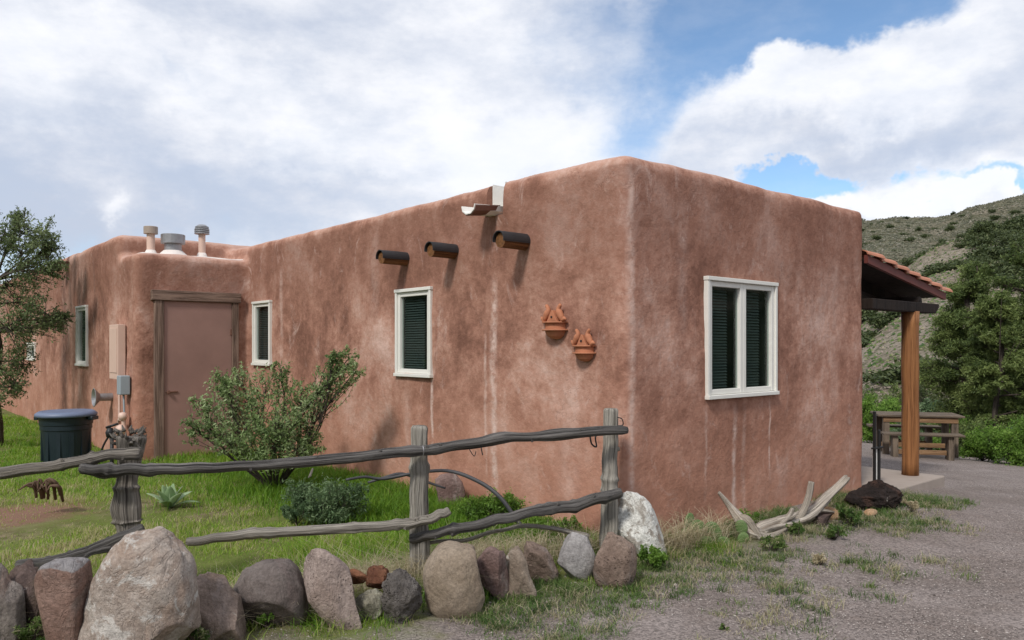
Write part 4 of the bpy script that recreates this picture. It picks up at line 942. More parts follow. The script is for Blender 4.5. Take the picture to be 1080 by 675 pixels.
# ------------------------------------------------------------ vegetation
LM = dict(
 shrub=leaf_mat('grey_green_leaf', [(0, (.10, .16, .055)), (.5, (.25, .35, .13)), (1, (.52, .60, .35))], .45),
 tree=leaf_mat('olive_leaf', [(0, (.065, .095, .035)), (.5, (.14, .19, .075)), (1, (.28, .34, .15))]),
 pine=leaf_mat('pine_needle', [(0, (.055, .09, .026)), (.5, (.14, .19, .055)), (1, (.25, .31, .10))], .35),
 bright=leaf_mat('bright_green_leaf', [(0, (.07, .14, .022)), (.5, (.15, .28, .04)), (1, (.28, .42, .09))], .45),
 hillb=leaf_mat('hill_shrub_leaf', [(0, (.032, .050, .017)), (.5, (.065, .09, .032)), (1, (.13, .155, .06))], .2),
 farscrub=leaf_mat('far_scrub_leaf', [(0, (.06, .065, .035)), (.5, (.10, .10, .06)), (1, (.16, .155, .10))], .1),
 grass=leaf_mat('lawn_blade', [(0, (.075, .17, .018)), (.35, (.18, .35, .034)), (.68, (.33, .47, .06)), (.85, (.42, .43, .15)), (1, (.58, .50, .31))], .55),
 straw=leaf_mat('dry_straw', [(0, (.24, .20, .11)), (.5, (.45, .38, .24)), (1, (.66, .60, .44))], .3),
 blue=leaf_mat('dusky_green_leaf', [(0, (.05, .095, .04)), (.5, (.11, .18, .08)), (1, (.24, .33, .17))], .3),
 weed=leaf_mat('weed_leaf', [(0, (.05, .11, .025)), (.6, (.13, .21, .05)), (.85, (.26, .28, .12)), (1, (.46, .40, .27))], .4),
 mull=leaf_mat('pale_woolly_leaf', [(0, (.24, .36, .17)), (1, (.46, .58, .36))], .3),
 cact=leaf_mat('cactus_pad', [(0, (.09, .16, .05)), (1, (.17, .26, .09))], .05),
)
def leaves(C, size, aspect=.4, rng=nr, updir=None, jit=1.0):
    """C (N,3) -> diamond leaf quads"""
    N = len(C); d = rng.normal(size=(N, 3))
    if updir is not None: d = d * jit + updir
    d /= np.linalg.norm(d, axis=1)[:, None] + 1e-9; q = rng.normal(size=(N, 3)); s = np.cross(d, q); s /= np.linalg.norm(s, axis=1)[:, None] + 1e-9
    L = (size * rng.uniform(.6, 1.4, N))[:, None]; W = L * aspect
    V = np.stack([C - d * L * .5, C + s * W * .5, C + d * L * .5, C - s * W * .5], 1).reshape(-1, 3)
    return V, np.arange(N * 4).reshape(-1, 4)
def plant(name, label, cat, base, trunk, blobs, r0, lsize, nl, mat, bark=M_BARK, twigs=9, group=None, aspect=.4, stuff=.05, seed=1, branch_r=.35, up=None, trunkname='trunk', crownname='crown', twig_sag=0.0, lspread=.10, dead=0):
    rg = np.random.default_rng(seed); rr_ = random.Random(seed); base = Vector(base)
    o = thing(name, base, label, cat, group); mb = MB()
    tr = [Vector(p) for p in trunk]; TP = spline([base - UP * .05] + tr, 14) if tr else [base, base + UP * .05]
    if tr: mb.tube(TP, np.linspace(r0, r0 * .55, 14), 9, .2, seed)
    CS = []; VV = []
    for (c, rad) in blobs:
        c = Vector(c); rad = Vector(rad) if hasattr(rad, '__len__') else Vector((rad, rad, rad))
        s0 = min(TP, key=lambda p: (p - c).length + (1.0 if p.z > c.z else 0) ) if tr else base
        md_ = s0.lerp(c, .5) + Vector((rr_.uniform(-1, 1), rr_.uniform(-1, 1), rr_.uniform(-.3, .6))) * (c - s0).length * .12
        br1 = spline([s0, md_, c], 9); rb_ = r0 * branch_r; mb.tube(br1, np.linspace(rb_, rb_ * .5, 9), 6, .15, seed)
        bv = rr_.uniform(.25, .75)
        for k in range(twigs):
            dd = Vector(rg.normal(size=3)); dd.normalize(); e = c + Vector((dd.x * rad.x, dd.y * rad.y, dd.z * rad.z)) * rr_.uniform(.65, 1.05) - UP * twig_sag * rr_.random()
            st = br1[rr_.randrange(4, 9)]; m2 = st.lerp(e, .5) + Vector((rr_.uniform(-1, 1), rr_.uniform(-1, 1), rr_.uniform(-.4, 1))) * (e - st).length * .15
            tw = spline([st, m2, e], 7); mb.tube(tw, np.linspace(rb_ * .42, rb_ * .10, 7), 5, 0, 1, cap=False)
            pts = np.array([p[:] for p in tw]); nn_ = max(3, int(nl / twigs)); ti = rg.uniform(1.5, 6, nn_) if rr_.random() > .1 else rg.uniform(3.5, 6, nn_)
            i0 = ti.astype(int).clip(0, 5); fr_ = (ti - i0)[:, None]; pc = pts[i0] * (1 - fr_) + pts[i0 + 1] * fr_
            sc_ = float(sum(rad) / 3) * lspread * 3
            pc = pc + rg.normal(size=pc.shape) * sc_ * .33
            CS.append(pc); VV.append(np.clip(bv + rg.normal(size=nn_) * .18 + (rr_.random() - .5) * .3, 0, 1))
    for k in range(dead):
        c = Vector(blobs[k % len(blobs)][0]); s0 = TP[len(TP) // 2]; e = c + Vector(rg.normal(size=3)) * .4; mb.tube(spline([s0, s0.lerp(e, .5) + UP * .05, e], 7), np.linspace(r0 * .25, .004, 7), 5, .1, k)
    mb.build(trunkname, bark, o, smooth=True)
    C = np.concatenate(CS); V, Fq = leaves(C, lsize, aspect, rg, up); quick(crownname, V, Fq, mat, o, var=np.repeat(np.concatenate(VV), 4))
    return o
# the shrub against the long wall
Ys = 8.15
bb = [(250, 452, 26, 8.1), (222, 440, 22, 8.0), (235, 415, 20, 8.1), (205, 452, 16, 7.9), (258, 425, 22, 8.2), (280, 455, 24, 7.9), (305, 460, 24, 7.95), (300, 430, 24, 8.1), (280, 405, 20, 8.3), (250, 395, 14, 8.3),
      (325, 445, 20, 8.0), (318, 412, 16, 8.1), (340, 415, 16, 7.9), (348, 392, 15, 7.9), (368, 378, 14, 7.8), (374, 392, 12, 7.75), (352, 376, 10, 7.8), (296, 392, 12, 8.3), (210, 425, 12, 8.0), (330, 468, 14, 7.9), (290, 472, 22, 7.8), (265, 470, 18, 7.8), (312, 474, 18, 7.8), (240, 466, 18, 7.8), (295, 442, 26, 7.7), (270, 440, 22, 7.8), (232, 400, 12, 8.1), (325, 430, 16, 7.9)]
LSH = 'wide grey green shrub growing against the long wall beside the closet door'
plant('leafy_shrub', LSH, 'shrub', (at(290, 480, Ys).x, Ys, 0), [],
      [(at(x, y, Y_), (r_ / F * Y_ * 1.15, r_ / F * Y_ * .9, r_ / F * Y_ * 1.15)) for x, y, r_, Y_ in bb], .045, .042, 520, LM['shrub'], twigs=20, seed=4, branch_r=.22, trunkname='stems', crownname='foliage', dead=0, lspread=.09, aspect=.36)
# tree at the left edge
Yt = 12.0
tb_ = [(8, 300, 26), (-15, 290, 26), (22, 268, 20), (48, 245, 14), (57, 255, 10), (30, 240, 14), (22, 228, 10), (5, 245, 18), (52, 270, 14), (40, 290, 18), (60, 285, 9), (20, 320, 24), (48, 330, 20), (35, 350, 22), (60, 340, 12), (5, 345, 26), (-20, 340, 26), (25, 380, 16), (0, 385, 20), (-25, 380, 24), (15, 405, 14), (-10, 240, 20), (-30, 260, 26), (-8, 420, 16), (68, 336, 9)]
tb_2 = [(at(x, y, Yt + .7 * math.sin(i * 2.4)), (r_ / F * Yt * 1.35,) * 3) for i, (x, y, r_) in enumerate(tb_)]
plant('small_tree', 'small twisted tree with sparse olive leaves at the left edge', 'tree', (at(-2, 470, Yt).x, Yt, 0), [at(-4, 440, Yt), at(-8, 405, Yt), at(-2, 370, Yt), at(-8, 330, Yt), at(-4, 295, Yt)], tb_2, .085, .058, 640, LM['tree'], twigs=22, seed=9, branch_r=.20, lspread=.10, aspect=.32)
# junipers and pines on the right
def conifer(px, ptop, pbot, wpx, Y, label, seed, name='juniper_tree', cat='tree', group='evergreen trees beyond the table'):
    rr_ = random.Random(seed); bl = []; base = Vector(((px - 540) / F * Y, Y, float(gz((px - 540) / F * Y, Y)))); h = zat(ptop, Y) - base.z; wd = wpx / F * Y
    n_ = 78
    for i in range(n_):
        f = rr_.uniform(.03, .97); rad = wd * .5 * (1 - .62 * abs(f - .38) / .62); a = rr_.uniform(0, 6.28); rr2 = rad * rr_.uniform(.3, 1.0)
        s = wd * rr_.uniform(.12, .20) * (1.15 - .4 * f); bl.append((base + Vector((math.cos(a) * rr2, math.sin(a) * rr2, f * h)), (s, s, s * .75)))
    tr = [base + Vector((.04 * wd * math.sin(k * 1.3 + seed), .04 * wd * math.cos(k), h * k / 5)) for k in range(1, 5)]
    return plant(name, label, cat, base, tr, bl, .045 * wd, .075, 1300, LM['pine'], twigs=12, seed=seed, group=group, aspect=.28, branch_r=.32, lspread=.16, dead=4)
conifer(1022, 275, 470, 96, 19.0, 'mid green pine right of the porch roof, the leftmost of the evergreens', 31)
conifer(1086, 248, 470, 116, 18.0, 'tallest dark pine cut off by the right edge', 33)
conifer(1052, 305, 480, 74, 16.5, 'shorter dark pine in front of the two taller ones', 35)
conifer(1128, 270, 480, 110, 17.0, 'pine standing beyond the right edge', 39)
def bush(px, ptop, pbot, wpx, Y, label, seed, mat, name='bush', group='low bushes beyond the table', lsize=.06, nb=14, nl=520, cat='bush', aspect=.35):
    rr_ = random.Random(seed); x = (px - 540) / F * Y; base = Vector((x, Y, float(gz(x, Y)))); wd = wpx / F * Y; h = max(zat(ptop, Y) - base.z, .15)
    bl = []
    for i in range(nb):
        a = rr_.uniform(0, 6.28); q = math.sqrt(rr_.random()) * wd * .40; f = rr_.uniform(.15, .82) * (1 - .4 * q / (wd * .5)); s = min(wd, h) * rr_.uniform(.16, .28); bl.append((base + Vector((math.cos(a) * q, math.sin(a) * q, f * h)), (s * 1.1, s * 1.1, s)))
    return plant(name, label, cat, base, [], bl, .03 * wd, lsize, nl, mat, twigs=8, seed=seed, group=group, aspect=aspect, branch_r=.3, lspread=.16, trunkname='stems', crownname='foliage')
bush(1070, 418, 492, 70, 13.2, 'bright green feathery bush at the right edge of the gravel', 41, LM['bright'], lsize=.05, nb=22, nl=600)
bush(1036, 440, 490, 44, 13.8, 'yellowish green bush beside the outdoor table', 43, LM['bright'], lsize=.045)
bush(1003, 420, 465, 50, 17.5, 'bright green bush behind the outdoor table', 45, LM['bright'], lsize=.05)
bush(1030, 425, 480, 50, 16.0, 'dark shaded bush under the pines', 47, LM['pine'], lsize=.06)
bush(925, 398, 470, 46, 24, 'vivid green leafy bush seen left of the porch post', 49, LM['bright'], lsize=.09, nb=20)
bush(948, 405, 470, 44, 26, 'vivid green leafy bush directly behind the porch post', 51, LM['bright'], lsize=.09)
bush(898, 400, 470, 46, 25, 'vivid green leafy bush mostly hidden by the house end wall', 53, LM['bright'], lsize=.09)
bush(978, 408, 470, 46, 22, 'dusky green bush right of the porch post', 55, LM['blue'], lsize=.08, nb=18)
bush(960, 432, 480, 60, 19.5, 'low dusky bush just behind the table top', 57, LM['blue'], lsize=.07)
bush(1000, 395, 470, 50, 23, 'tall dusky bush between the table and the pines', 59, LM['blue'], lsize=.08, nb=18)
bush(1090, 430, 480, 60, 15.0, 'grey green bush behind the feathery bush at the right edge', 58, LM['blue'], lsize=.06, nb=18)
for i in range(9):
    k = .44 + .05 * i; Y_ = 30 + 4 * (i % 3)
    bush(540 + k * F, 385 + 6 * (i % 2), 470, 60, Y_, 'dark green shrub in the thicket at the foot of the hill', 61 + i, LM['pine'] if i % 2 else LM['hillb'], lsize=.12, nb=16, nl=420, group='shrubs at the foot of the hill')
# hillside shrubs: shared low meshes
protos = []
for s in range(5):
    rg = np.random.default_rng(100 + s); C = []
    for _ in range(11):
        c = rg.normal(size=3) * (.36, .36, .20) + (0, 0, .42); C.append(c + rg.normal(size=(85, 3)) * (.19, .19, .15))
    C = np.concatenate(C); C = C[C[:, 2] > 0]; V, Fq = leaves(C, .20, .5, rg); vv = np.clip(.25 + .5 * C[:, 2] + rg.normal(size=len(C)) * .15, 0, 1) * 0 + np.clip(rg.normal(.5, .25, len(C)), 0, 1)
    o = quick('hill_shrub', V, Fq, LM['hillb'], var=np.repeat(vv, 4)); protos.append(o)
first = {i: True for i in range(5)}
def hshrub(x, y, z, s, label, group):
    i = rnd.randrange(5); p = protos[i]
    if first[i]: o = p; first[i] = False
    else: o = p.copy(); COL.objects.link(o)
    o.location = (x, y, z - .1 * s); o.scale = (s * rnd.uniform(.9, 1.35), s * rnd.uniform(.9, 1.3), s * rnd.uniform(.75, 1.1)); o.rotation_euler = (0, 0, rnd.uniform(0, 6.28)); tag(o, label, 'shrub', group)
hr = random.Random(5)
cnt = 0; tries = 0
while cnt < 165 and tries < 4000:
    tries += 1; k = hr.uniform(.44, .72); y = hr.uniform(52, 172); x = k * y; v = mnoise.noise(Vector((x * .05, y * .05, 4)))
    if v < -.06: continue
    sz = hr.uniform(1.0, 2.5); zn_ = 'low on' if y < 85 else ('half way up' if y < 125 else 'near the top of')
    hshrub(x, y, near_z(x, y), sz, ('large broad' if sz > 2.1 else 'medium rounded' if sz > 1.5 else 'small') + ' dark green shrub ' + zn_ + ' the pale near hillside', 'shrubs on the near hillside'); cnt += 1
cnt = 0; tries = 0
while cnt < 75 and tries < 4000:
    tries += 1; k = hr.uniform(.44, .70); y = hr.uniform(190, 425); x = k * y; v = mnoise.noise(Vector((x * .02, y * .02, 1)))
    if v < 0 and hr.random() < .6: continue
    sz = hr.uniform(.8, 2.4); zn_ = 'on the lower slope of' if y < 300 else 'near the ridge of'
    hshrub(x, y, far_z(x, y), sz, ('wider' if sz > 1.6 else 'tiny') + ' dark shrub ' + zn_ + ' the far grey green hill', 'shrubs on the far hill'); cnt += 1
for i in range(5):
    if first[i]: bpy.data.objects.remove(protos[i])
# low scrub and loose rocks on both hills
def scatter_hill(name, zf, kr, yr, N, s0, s1, mat, seed, label):
    rg = np.random.default_rng(seed); V = []; 
    base = np.array([(1, 0, 0), (0, 1, 0), (-1, 0, 0), (0, -1, 0), (0, 0, .9), (0, 0, -.3)], float); fc = np.array([(0, 1, 4), (1, 2, 4), (2, 3, 4), (3, 0, 4)])
    Fs = []
    for i in range(N):
        k = rg.uniform(*kr); y = rg.uniform(*yr); x = k * y; s = rg.uniform(s0, s1); b = base * s * rg.uniform(.6, 1.4, (6, 1)); a = rg.uniform(0, 6.28); c_, s_ = math.cos(a), math.sin(a)
        b = np.stack([b[:, 0] * c_ - b[:, 1] * s_, b[:, 0] * s_ + b[:, 1] * c_, b[:, 2]], 1); V.append(b + (x, y, zf(x, y))); Fs.append(fc + i * 6)
    o = quick(name, np.concatenate(V), np.concatenate(Fs), mat, var=np.repeat(rg.uniform(0, 1, N), 6)); tag(o, label, 'scrub', kind='stuff')
scatter_hill('hill_scrub', near_z, (.40, .74), (48, 172), 6000, .08, .28, LM['weed'], 1, 'low dry scrub scattered over the near hillside')
scatter_hill('hill_rubble', near_z, (.40, .74), (48, 172), 3500, .06, .22, rock_mat('hill_rock', (.20, .16, .13), (.30, .25, .21)), 2, 'loose pale rocks scattered over the near hillside')
scatter_hill('far_scrub', far_z, (.40, .74), (180, 425), 16000, .2, .65, LM['farscrub'], 3, 'fine dark scrub speckling the far hill')
scatter_hill('far_rubble', far_z, (.40, .74), (180, 425), 5000, .15, .5, rock_mat('far_rock', (.20, .18, .14), (.28, .26, .21)), 4, 'pale rocks speckling the far hill')

# ------------------------------------------------------------ grass, straw and weeds
def in_house(x, y, m=0.0):
    t = (x - CORN.x) * CT + (y - CORN.y) * ST; u = -(x - CORN.x) * ST + (y - CORN.y) * CT
    return ((t > -m) & (u > -m) & (t < 4 + m)) | ((t > WT - m) & (u > CU - m) & (t < 4))
def rowd(x, y): return -.572 * x + .82 * y - 4.12
def tof(x, y): return (x - CORN.x) * CT + (y - CORN.y) * ST
def nz(x, y, s, o=0.0): return np.array([mnoise.noise(Vector((a * s, b * s, o))) for a, b in zip(x, y)])
def blades(name, x, y, h, wd, mat, var, lean=.35, label='', cat='grass', curl=.5, z0=None, z=None):
    N = len(x); a = nr.uniform(0, 6.283, N); ln = h * lean * nr.uniform(.2, 1.6, N); a2 = a + nr.uniform(-.6, .6, N) + 1.57
    z = gz(x, y) - .005 if z is None else z
    b = np.stack([x, y, z], 1); s = np.stack([np.cos(a2), np.sin(a2), np.zeros(N)], 1) * (wd * .5)[:, None]
    d = np.stack([np.cos(a), np.sin(a), np.zeros(N)], 1) * ln[:, None]
    m1 = b + d * .3 + np.stack([0 * h, 0 * h, h * .55], 1); m2 = b + d * (1 + curl * nr.uniform(0, 1, N))[:, None] + np.stack([0 * h, 0 * h, h * nr.uniform(.75, 1.0, N)], 1)
    V = np.stack([b - s, b + s, m1 + s * .8, m1 - s * .8, m2 + s * .12, m2 - s * .12], 1).reshape(-1, 3)
    I = np.arange(N)[:, None] * 6; Fq = np.concatenate([I + np.array([[0, 1, 2, 3]]), I + np.array([[3, 2, 4, 5]])], 0)
    o = quick(name, V, Fq, mat, var=np.repeat(var, 6)); return tag(o, label, cat, kind='stuff')
def sample(N, y0, y1, k0=-.8, k1=.8, p=1.0):
    y = y0 + (y1 - y0) * nr.random(N) ** p; x = nr.uniform(k0, k1, N) * y; return x, y
# lawn
x, y = sample(300000, 3.6, 17, -.75, .35, 1.35); d = rowd(x, y); n1 = nz(x, y, 1.1); n2_ = nz(x, y, 4.0, 3)
bare = np.exp(-(((x + 4.4) / 1.1) ** 2 + ((y - 7.0) / .45) ** 2)) ; bare2 = np.exp(-(((x + 2.2) / .5) ** 2 + ((y - 6.9) / .2) ** 2))
dry = np.clip(.5 - (x + 2.2) * .35, 0, 1) * np.clip((9.2 - y) / 2, 0, 1)     # the left front of the yard is thin and dry
dens = np.clip(.95 + n1 * .8 + n2_ * .6 - bare * 1.7 - bare2 * .5 - dry * .35, .22, 1)
ok = (d > .10) & ~in_house(x, y, .03) & (tof(x, y) < .05) & (nr.random(len(x)) < dens)
x, y, n1, n2_, dry = x[ok], y[ok], n1[ok], n2_[ok], dry[ok]; N = len(x)
near_wall = np.clip(1 - np.abs(tof(x, y)) / 1.5, 0, 1) * (y < 11)
h = (.035 + .045 * np.clip(n1 + .4, 0, 1) + .05 * near_wall) * nr.uniform(.6, 1.5, N) * (1 - .4 * dry)
var = np.clip(.42 + n2_ * .35 + n1 * .12 + nr.normal(0, .15, N) - near_wall * .1 + dry * .30 + (nr.random(N) < .10 + .22 * dry) * .4, 0, 1)
hm = nz(x, y, 2.3, 8); h = h * np.clip(1 + hm * 1.2, .45, 2.0)
blades('grass', x, y, h, .0035 + .0022 * np.clip(y - 3, 0, 8) / 3, LM['grass'], var, .6, 'patchy bright green lawn grass covering the yard')
# lush tall grass by the long wall and behind the post
cl = [(-1.55, 8.2, .8, .4, 9000, .16), (-.35, 7.05, .55, .22, 6500, .15), (.1, 6.5, .45, .18, 5500, .14), (.45, 6.1, .3, .15, 2500, .12), (-2.4, 9.3, .6, .3, 3500, .12), (-1.2, 7.4, .5, .3, 4500, .12)]
xs_, ys_, hs_ = [], [], []
for cx, cy, sx, sy, n_, hh in cl:
    a = nr.normal(cx, sx, n_); b_ = nr.normal(cy, sy, n_); xs_.append(a); ys_.append(b_); hs_.append(np.full(n_, hh) * nr.uniform(.4, 1.3, n_))
x, y, h = map(np.concatenate, (xs_, ys_, hs_)); ok = ~in_house(x, y, .02) & (rowd(x, y) > .2); x, y, h = x[ok], y[ok], h[ok]
blades('tall_grass', x, y, h, np.full(len(x), .0075), LM['grass'], np.clip(nr.normal(.27, .14, len(x)), 0, .7), .45, 'taller lush green grass along the foot of the long wall')
# straw tufts behind and between the stones
tf = []
for i in range(170):
    s = nr.uniform(-.05, 1.05); px_, py_ = -1.75 + 2.7 * s, 3.85 + 1.88 * s; o_ = nr.uniform(.12, .62); tf.append((px_ - .572 * o_, py_ + .82 * o_, nr.integers(30, 90), nr.uniform(.07, .17)))
for c_ in ((-.55, 5.0), (-.45, 5.05), (-.62, 4.95), (-.38, 5.2), (-.7, 5.1), (.42, 5.45), (.98, 5.72), (1.1, 5.8), (1.22, 5.85), (1.05, 5.65), (1.35, 5.95), (1.45, 6.0), (1.3, 5.85), (1.55, 6.05), (1.65, 6.2), (-1.2, 4.8), (-.9, 4.9), (.2, 5.4)): tf.append((c_[0], c_[1], 90, .20))
xs_, ys_, hs_ = [], [], []
for cx, cy, n_, hh in tf: xs_.append(nr.normal(cx, .05, n_)); ys_.append(nr.normal(cy, .05, n_)); hs_.append(hh * nr.uniform(.5, 1.5, n_))
x, y, h = map(np.concatenate, (xs_, ys_, hs_)); ok = ~in_house(x, y, .0); x, y, h = x[ok], y[ok], h[ok]
blades('dry_grass', x, y, h, np.full(len(x), .0035), LM['straw'], np.clip(nr.normal(.55, .22, len(x)), 0, 1), 1.1, 'dry straw coloured grass tufts behind the boulders', curl=1.0)
# green tufts around the stones
xs_, ys_, hs_ = [], [], []
vs_ = []
for i in range(520):
    s = nr.uniform(-.1, 1.2); px_, py_ = -1.75 + 2.7 * s, 3.85 + 1.88 * s; o_ = nr.uniform(-.75, .45); n_ = nr.integers(15, 70); cx, cy = px_ - .572 * o_, py_ + .82 * o_
    if mnoise.noise(Vector((cx * 2.2, cy * 2.2, 7))) < .02 + max(0, -o_ - .15) * .45: continue
    xs_.append(nr.normal(cx, .06, n_)); ys_.append(nr.normal(cy, .06, n_)); hs_.append(nr.uniform(.02, .09) * nr.uniform(.4, 1.5, n_) * (1 if o_ > -.3 else .6)); vs_.append(np.clip(nr.normal(nr.choice([.25, .4, .6, .9]), .15, n_), 0, 1))
x, y, h = map(np.concatenate, (xs_, ys_, hs_)); vs_ = np.concatenate(vs_); ok = ~in_house(x, y, .0); x, y, h, vs_ = x[ok], y[ok], h[ok], vs_[ok]
blades('green_tufts', x, y, h, np.full(len(x), .004), LM['grass'], vs_, .8, 'green grass tufts growing around the feet of the boulders')
# sparse weeds on the gravel edge and along the end wall
x, y = sample(15000, 3.7, 8.2, -.45, .60, 1.0); d = rowd(x, y); t_ = tof(x, y); n1 = nz(x, y, 1.6, 2)
u_ = -(x - CORN.x) * ST + (y - CORN.y) * CT
pr_ = np.where(d > -.1, .9, np.exp((d + .1) / .55)) * np.clip(.6 + n1 * 1.5, 0.02, 1); ok = (d > -1.7) & (t_ < 4.3) & (t_ > -1.9) & ~in_house(x, y, .05) & (nr.random(len(x)) < pr_) & (d < .5)
x, y, d = x[ok], y[ok], d[ok]; xs_, ys_, hs_, vs_ = [], [], [], []
for cx, cy, dd in zip(x, y, d):
    n_ = nr.integers(14, 46); s_ = nr.uniform(.02, .06); xs_.append(nr.normal(cx, s_, n_)); ys_.append(nr.normal(cy, s_, n_)); hh = nr.uniform(.015, .05) + .05 * max(0, min(1, dd + .6)) * nr.random(); hs_.append(hh * nr.uniform(.5, 1.5, n_)); v0 = nr.choice([.15, .3, .45, .6, .95, .98]); vs_.append(np.clip(nr.normal(v0, .12, n_), 0, 1))
x, y, h, v = map(np.concatenate, (xs_, ys_, hs_, vs_)); ok = ~in_house(x, y, .0); x, y, h, v = x[ok], y[ok], h[ok], v[ok]
blades('weeds', x, y, h, np.full(len(x), .0045), LM['weed'], v, .9, 'sparse low weeds growing in the gravel along the end wall')
# gravel chips
x, y = sample(90000, 3.2, 13, -.45, .75, 1.8); ok = (rowd(x, y) < .1 - 0 * x) | (tof(x, y) > 3.8); ok &= ~in_house(x, y, .0); x, y = x[ok], y[ok]; N = len(x)
base = np.array([(1, 0, 0), (0, 1, 0), (-1, 0, 0), (0, -1, 0), (0, 0, .7), (0, 0, -.5)], float)
s = (nr.uniform(.0018, .0052, N) + (nr.random(N) < .012) * nr.uniform(.002, .007, N))[:, None, None]; a = nr.uniform(0, 6.28, N); b = base[None] * s * nr.uniform(.6, 1.5, (N, 6, 1))
ca, sa = np.cos(a)[:, None], np.sin(a)[:, None]; bx_ = b[..., 0] * ca - b[..., 1] * sa; by_ = b[..., 0] * sa + b[..., 1] * ca
V = np.stack([bx_ + x[:, None], by_ + y[:, None], b[..., 2] + (gz(x, y) + .002)[:, None]], -1).reshape(-1, 3); fc = np.array([(0, 1, 4), (1, 2, 4), (2, 3, 4), (3, 0, 4)])
Fq = (np.arange(N)[:, None, None] * 6 + fc[None]).reshape(-1, 3)
M_CHIP = leaf_mat('gravel_chip', [(0, (.06, .048, .042)), (.45, (.20, .165, .15)), (.8, (.34, .295, .27)), (1, (.50, .46, .42))], 0.0, .9)
tag(quick('gravel', V, Fq, M_CHIP, var=np.repeat(nr.random(N), 6)), 'loose grey pink gravel chips over the drive', 'gravel', kind='stuff')
# ground plants as things
def tuftplant(px, py, wpx, hpx, mat, label, seed, name='weed_plant', group='weeds by the end wall', nb=9, nl=160, lsize=.02, aspect=.4, cat='plant'):
    g = gnd(px, py); rr_ = random.Random(seed); wd = wpx / F * g.y; hh = hpx / F * g.y; bl = []
    for i in range(nb):
        a = rr_.uniform(0, 6.28); q = math.sqrt(rr_.random()) * wd * .38; f = rr_.uniform(.25, .8); s_ = min(wd * .5, hh) * rr_.uniform(.22, .34); bl.append((g + Vector((math.cos(a) * q, math.sin(a) * q * .7, f * hh)), (s_, s_, s_)))
    return plant(name, label, cat, g, [], bl, .012, lsize, nl, mat, twigs=7, seed=seed, group=group, aspect=aspect, branch_r=.3, lspread=.16, trunkname='stems', crownname='foliage')
tuftplant(345, 552, 104, 50, LM['blue'], 'low dark dusky green bush on the lawn behind the upper rail', 201, name='low_bush', group=None, nb=40, nl=260, lsize=.034, cat='bush', aspect=.25)
tuftplant(312, 556, 36, 36, LM['blue'], 'small dark bush joined to the left of the dusky lawn bush', 202, name='low_bush', group=None, nb=12, nl=260, lsize=.03, cat='bush', aspect=.25)
tuftplant(510, 556, 95, 40, LM['bright'], 'bright green leafy weeds by the long wall behind the lower rail', 203, group=None, nb=30, nl=260, lsize=.026)
tuftplant(585, 570, 60, 30, LM['bright'], 'green leafy weeds left of the right fence post', 204, group=None, nb=14, nl=200, lsize=.024)
tuftplant(690, 600, 38, 26, LM['bright'], 'vivid green weed at the foot of the tall whitish stone', 205, nb=16, nl=260, lsize=.02)
tuftplant(815, 582, 34, 20, LM['weed'], 'grey green weed in front of the driftwood root', 206, nb=10)
tuftplant(898, 556, 40, 26, LM['weed'], 'leafy weed in front of the black lava rock', 207, nb=14, nl=220)
tuftplant(880, 570, 34, 18, LM['weed'], 'low weed beside the dark low rock', 208, nb=10)
tuftplant(840, 566, 26, 18, LM['weed'], 'small weed under the forked driftwood', 209, nb=8)
tuftplant(962, 541, 26, 18, LM['straw'], 'dry ochre tuft on the gravel right of the lava rock', 210, nb=8, aspect=.2)
tuftplant(765, 664, 16, 8, LM['weed'], 'tiny isolated weed out on the gravel', 211, nb=5, nl=60, lsize=.012)
tuftplant(790, 560, 30, 28, LM['bright'], 'green weed between the cactus pads and the driftwood', 212, nb=10)
tuftplant(865, 596, 30, 14, LM['straw'], 'dry reddish tuft on the gravel below the driftwood', 213, nb=8, aspect=.2)
tuftplant(200, 690, 52, 40, LM['weed'], 'grey green weed in front of the biggest boulder', 214, group=None, nb=12, nl=160, lsize=.022, aspect=.22)
tuftplant(22, 690, 60, 42, LM['weed'], 'green weed at the bottom left corner below the dark rock', 215, group=None, nb=12, nl=160, lsize=.022, aspect=.22)
tuftplant(282, 664, 24, 24, LM['bright'], 'small green weed between the round boulder and the pink slab', 216, group=None, nb=8, nl=120, lsize=.018)
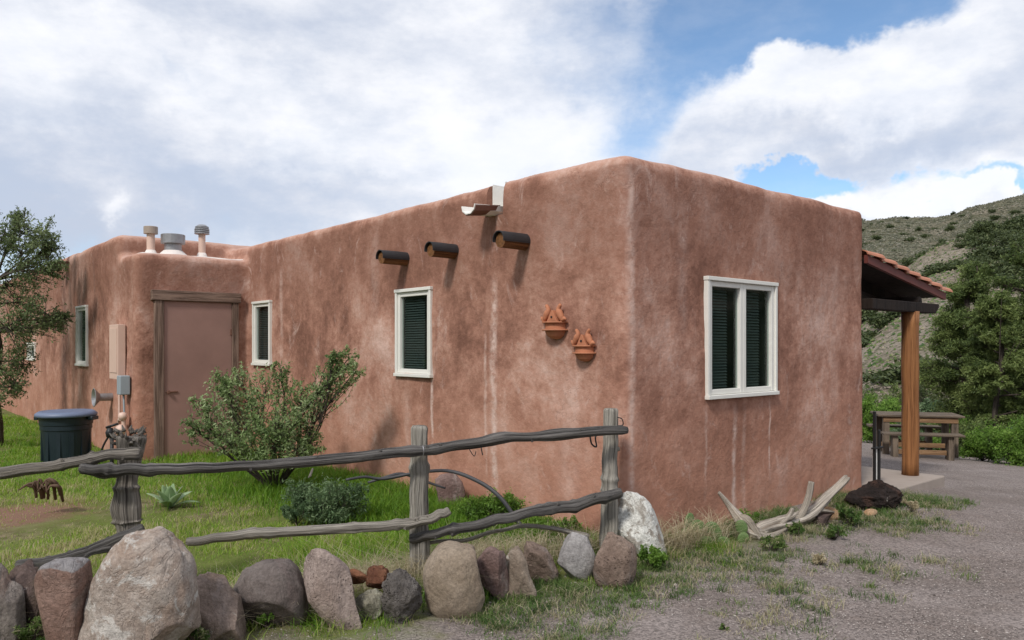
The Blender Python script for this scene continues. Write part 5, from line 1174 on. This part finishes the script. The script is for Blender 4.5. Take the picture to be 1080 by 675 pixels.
# mullein
g = gnd(179, 536); mu = thing('mullein_plant', g, 'pale woolly leaved rosette plant on the lawn right of the left fence post', 'plant')
mb = MB()
for i in range(13):
    a = i * 2.4; el_ = R(28 + 55 * (i / 12)); L = .33 * (1 - .25 * i / 12) ; dd = Vector((math.cos(a) * math.cos(el_), math.sin(a) * math.cos(el_), math.sin(el_))); sd = Vector((-math.sin(a), math.cos(a), 0)); nn_ = dd.cross(sd); V = []; K = 8
    for k in range(K + 1):
        s = k / K; wd = .050 * math.sin(math.pi * min(1, s * .92 + .06)) ** .8; p = g + dd * (L * s) - UP * (.10 * s * s * (1 - i / 14)); V += [p - sd * wd + nn_ * wd * .25, p, p + sd * wd + nn_ * wd * .25]
    mb.add(V, [(k * 3 + j, k * 3 + j + 1, k * 3 + j + 4, k * 3 + j + 3) for k in range(K) for j in range(2)], var=rnd.random())
mb.build('leaves', LM['mull'], mu, smooth=True, solid=.002)
# prickly pear
g = gnd(740, 578); pc = thing('prickly_pear', g, 'prickly pear cactus with flat green pads at the foot of the end wall', 'cactus')
for i, (px_, py_, w_, h_, Yp, tl_) in enumerate(((735, 560, 17, 22, 6.15, -.2), (752, 562, 17, 22, 6.1, .3), (722, 566, 16, 18, 6.05, -.5), (744, 574, 18, 16, 6.0, .1), (727, 549, 13, 15, 6.2, -.4), (782, 556, 12, 14, 6.12, .3), (784, 569, 13, 14, 6.08, .0), (763, 574, 15, 15, 6.0, .4))):
    V, Fq = stone_mesh(300 + i, 3, 2.2, 0, .04); c = at(px_, py_, Yp); a = rnd.uniform(-.6, .6)
    V = V * (w_ / F * Yp * .52, .014, h_ / F * Yp * .55); x_ = V[:, 0] * math.cos(tl_) - V[:, 2] * math.sin(tl_); z_ = V[:, 0] * math.sin(tl_) + V[:, 2] * math.cos(tl_); V = np.stack([x_ * math.cos(a) - V[:, 1] * math.sin(a), x_ * math.sin(a) + V[:, 1] * math.cos(a), z_], 1) + np.array(c)
    quick('pad', V, Fq, LM['cact'], pc, var=np.full(len(V), rnd.random()), smooth=True)
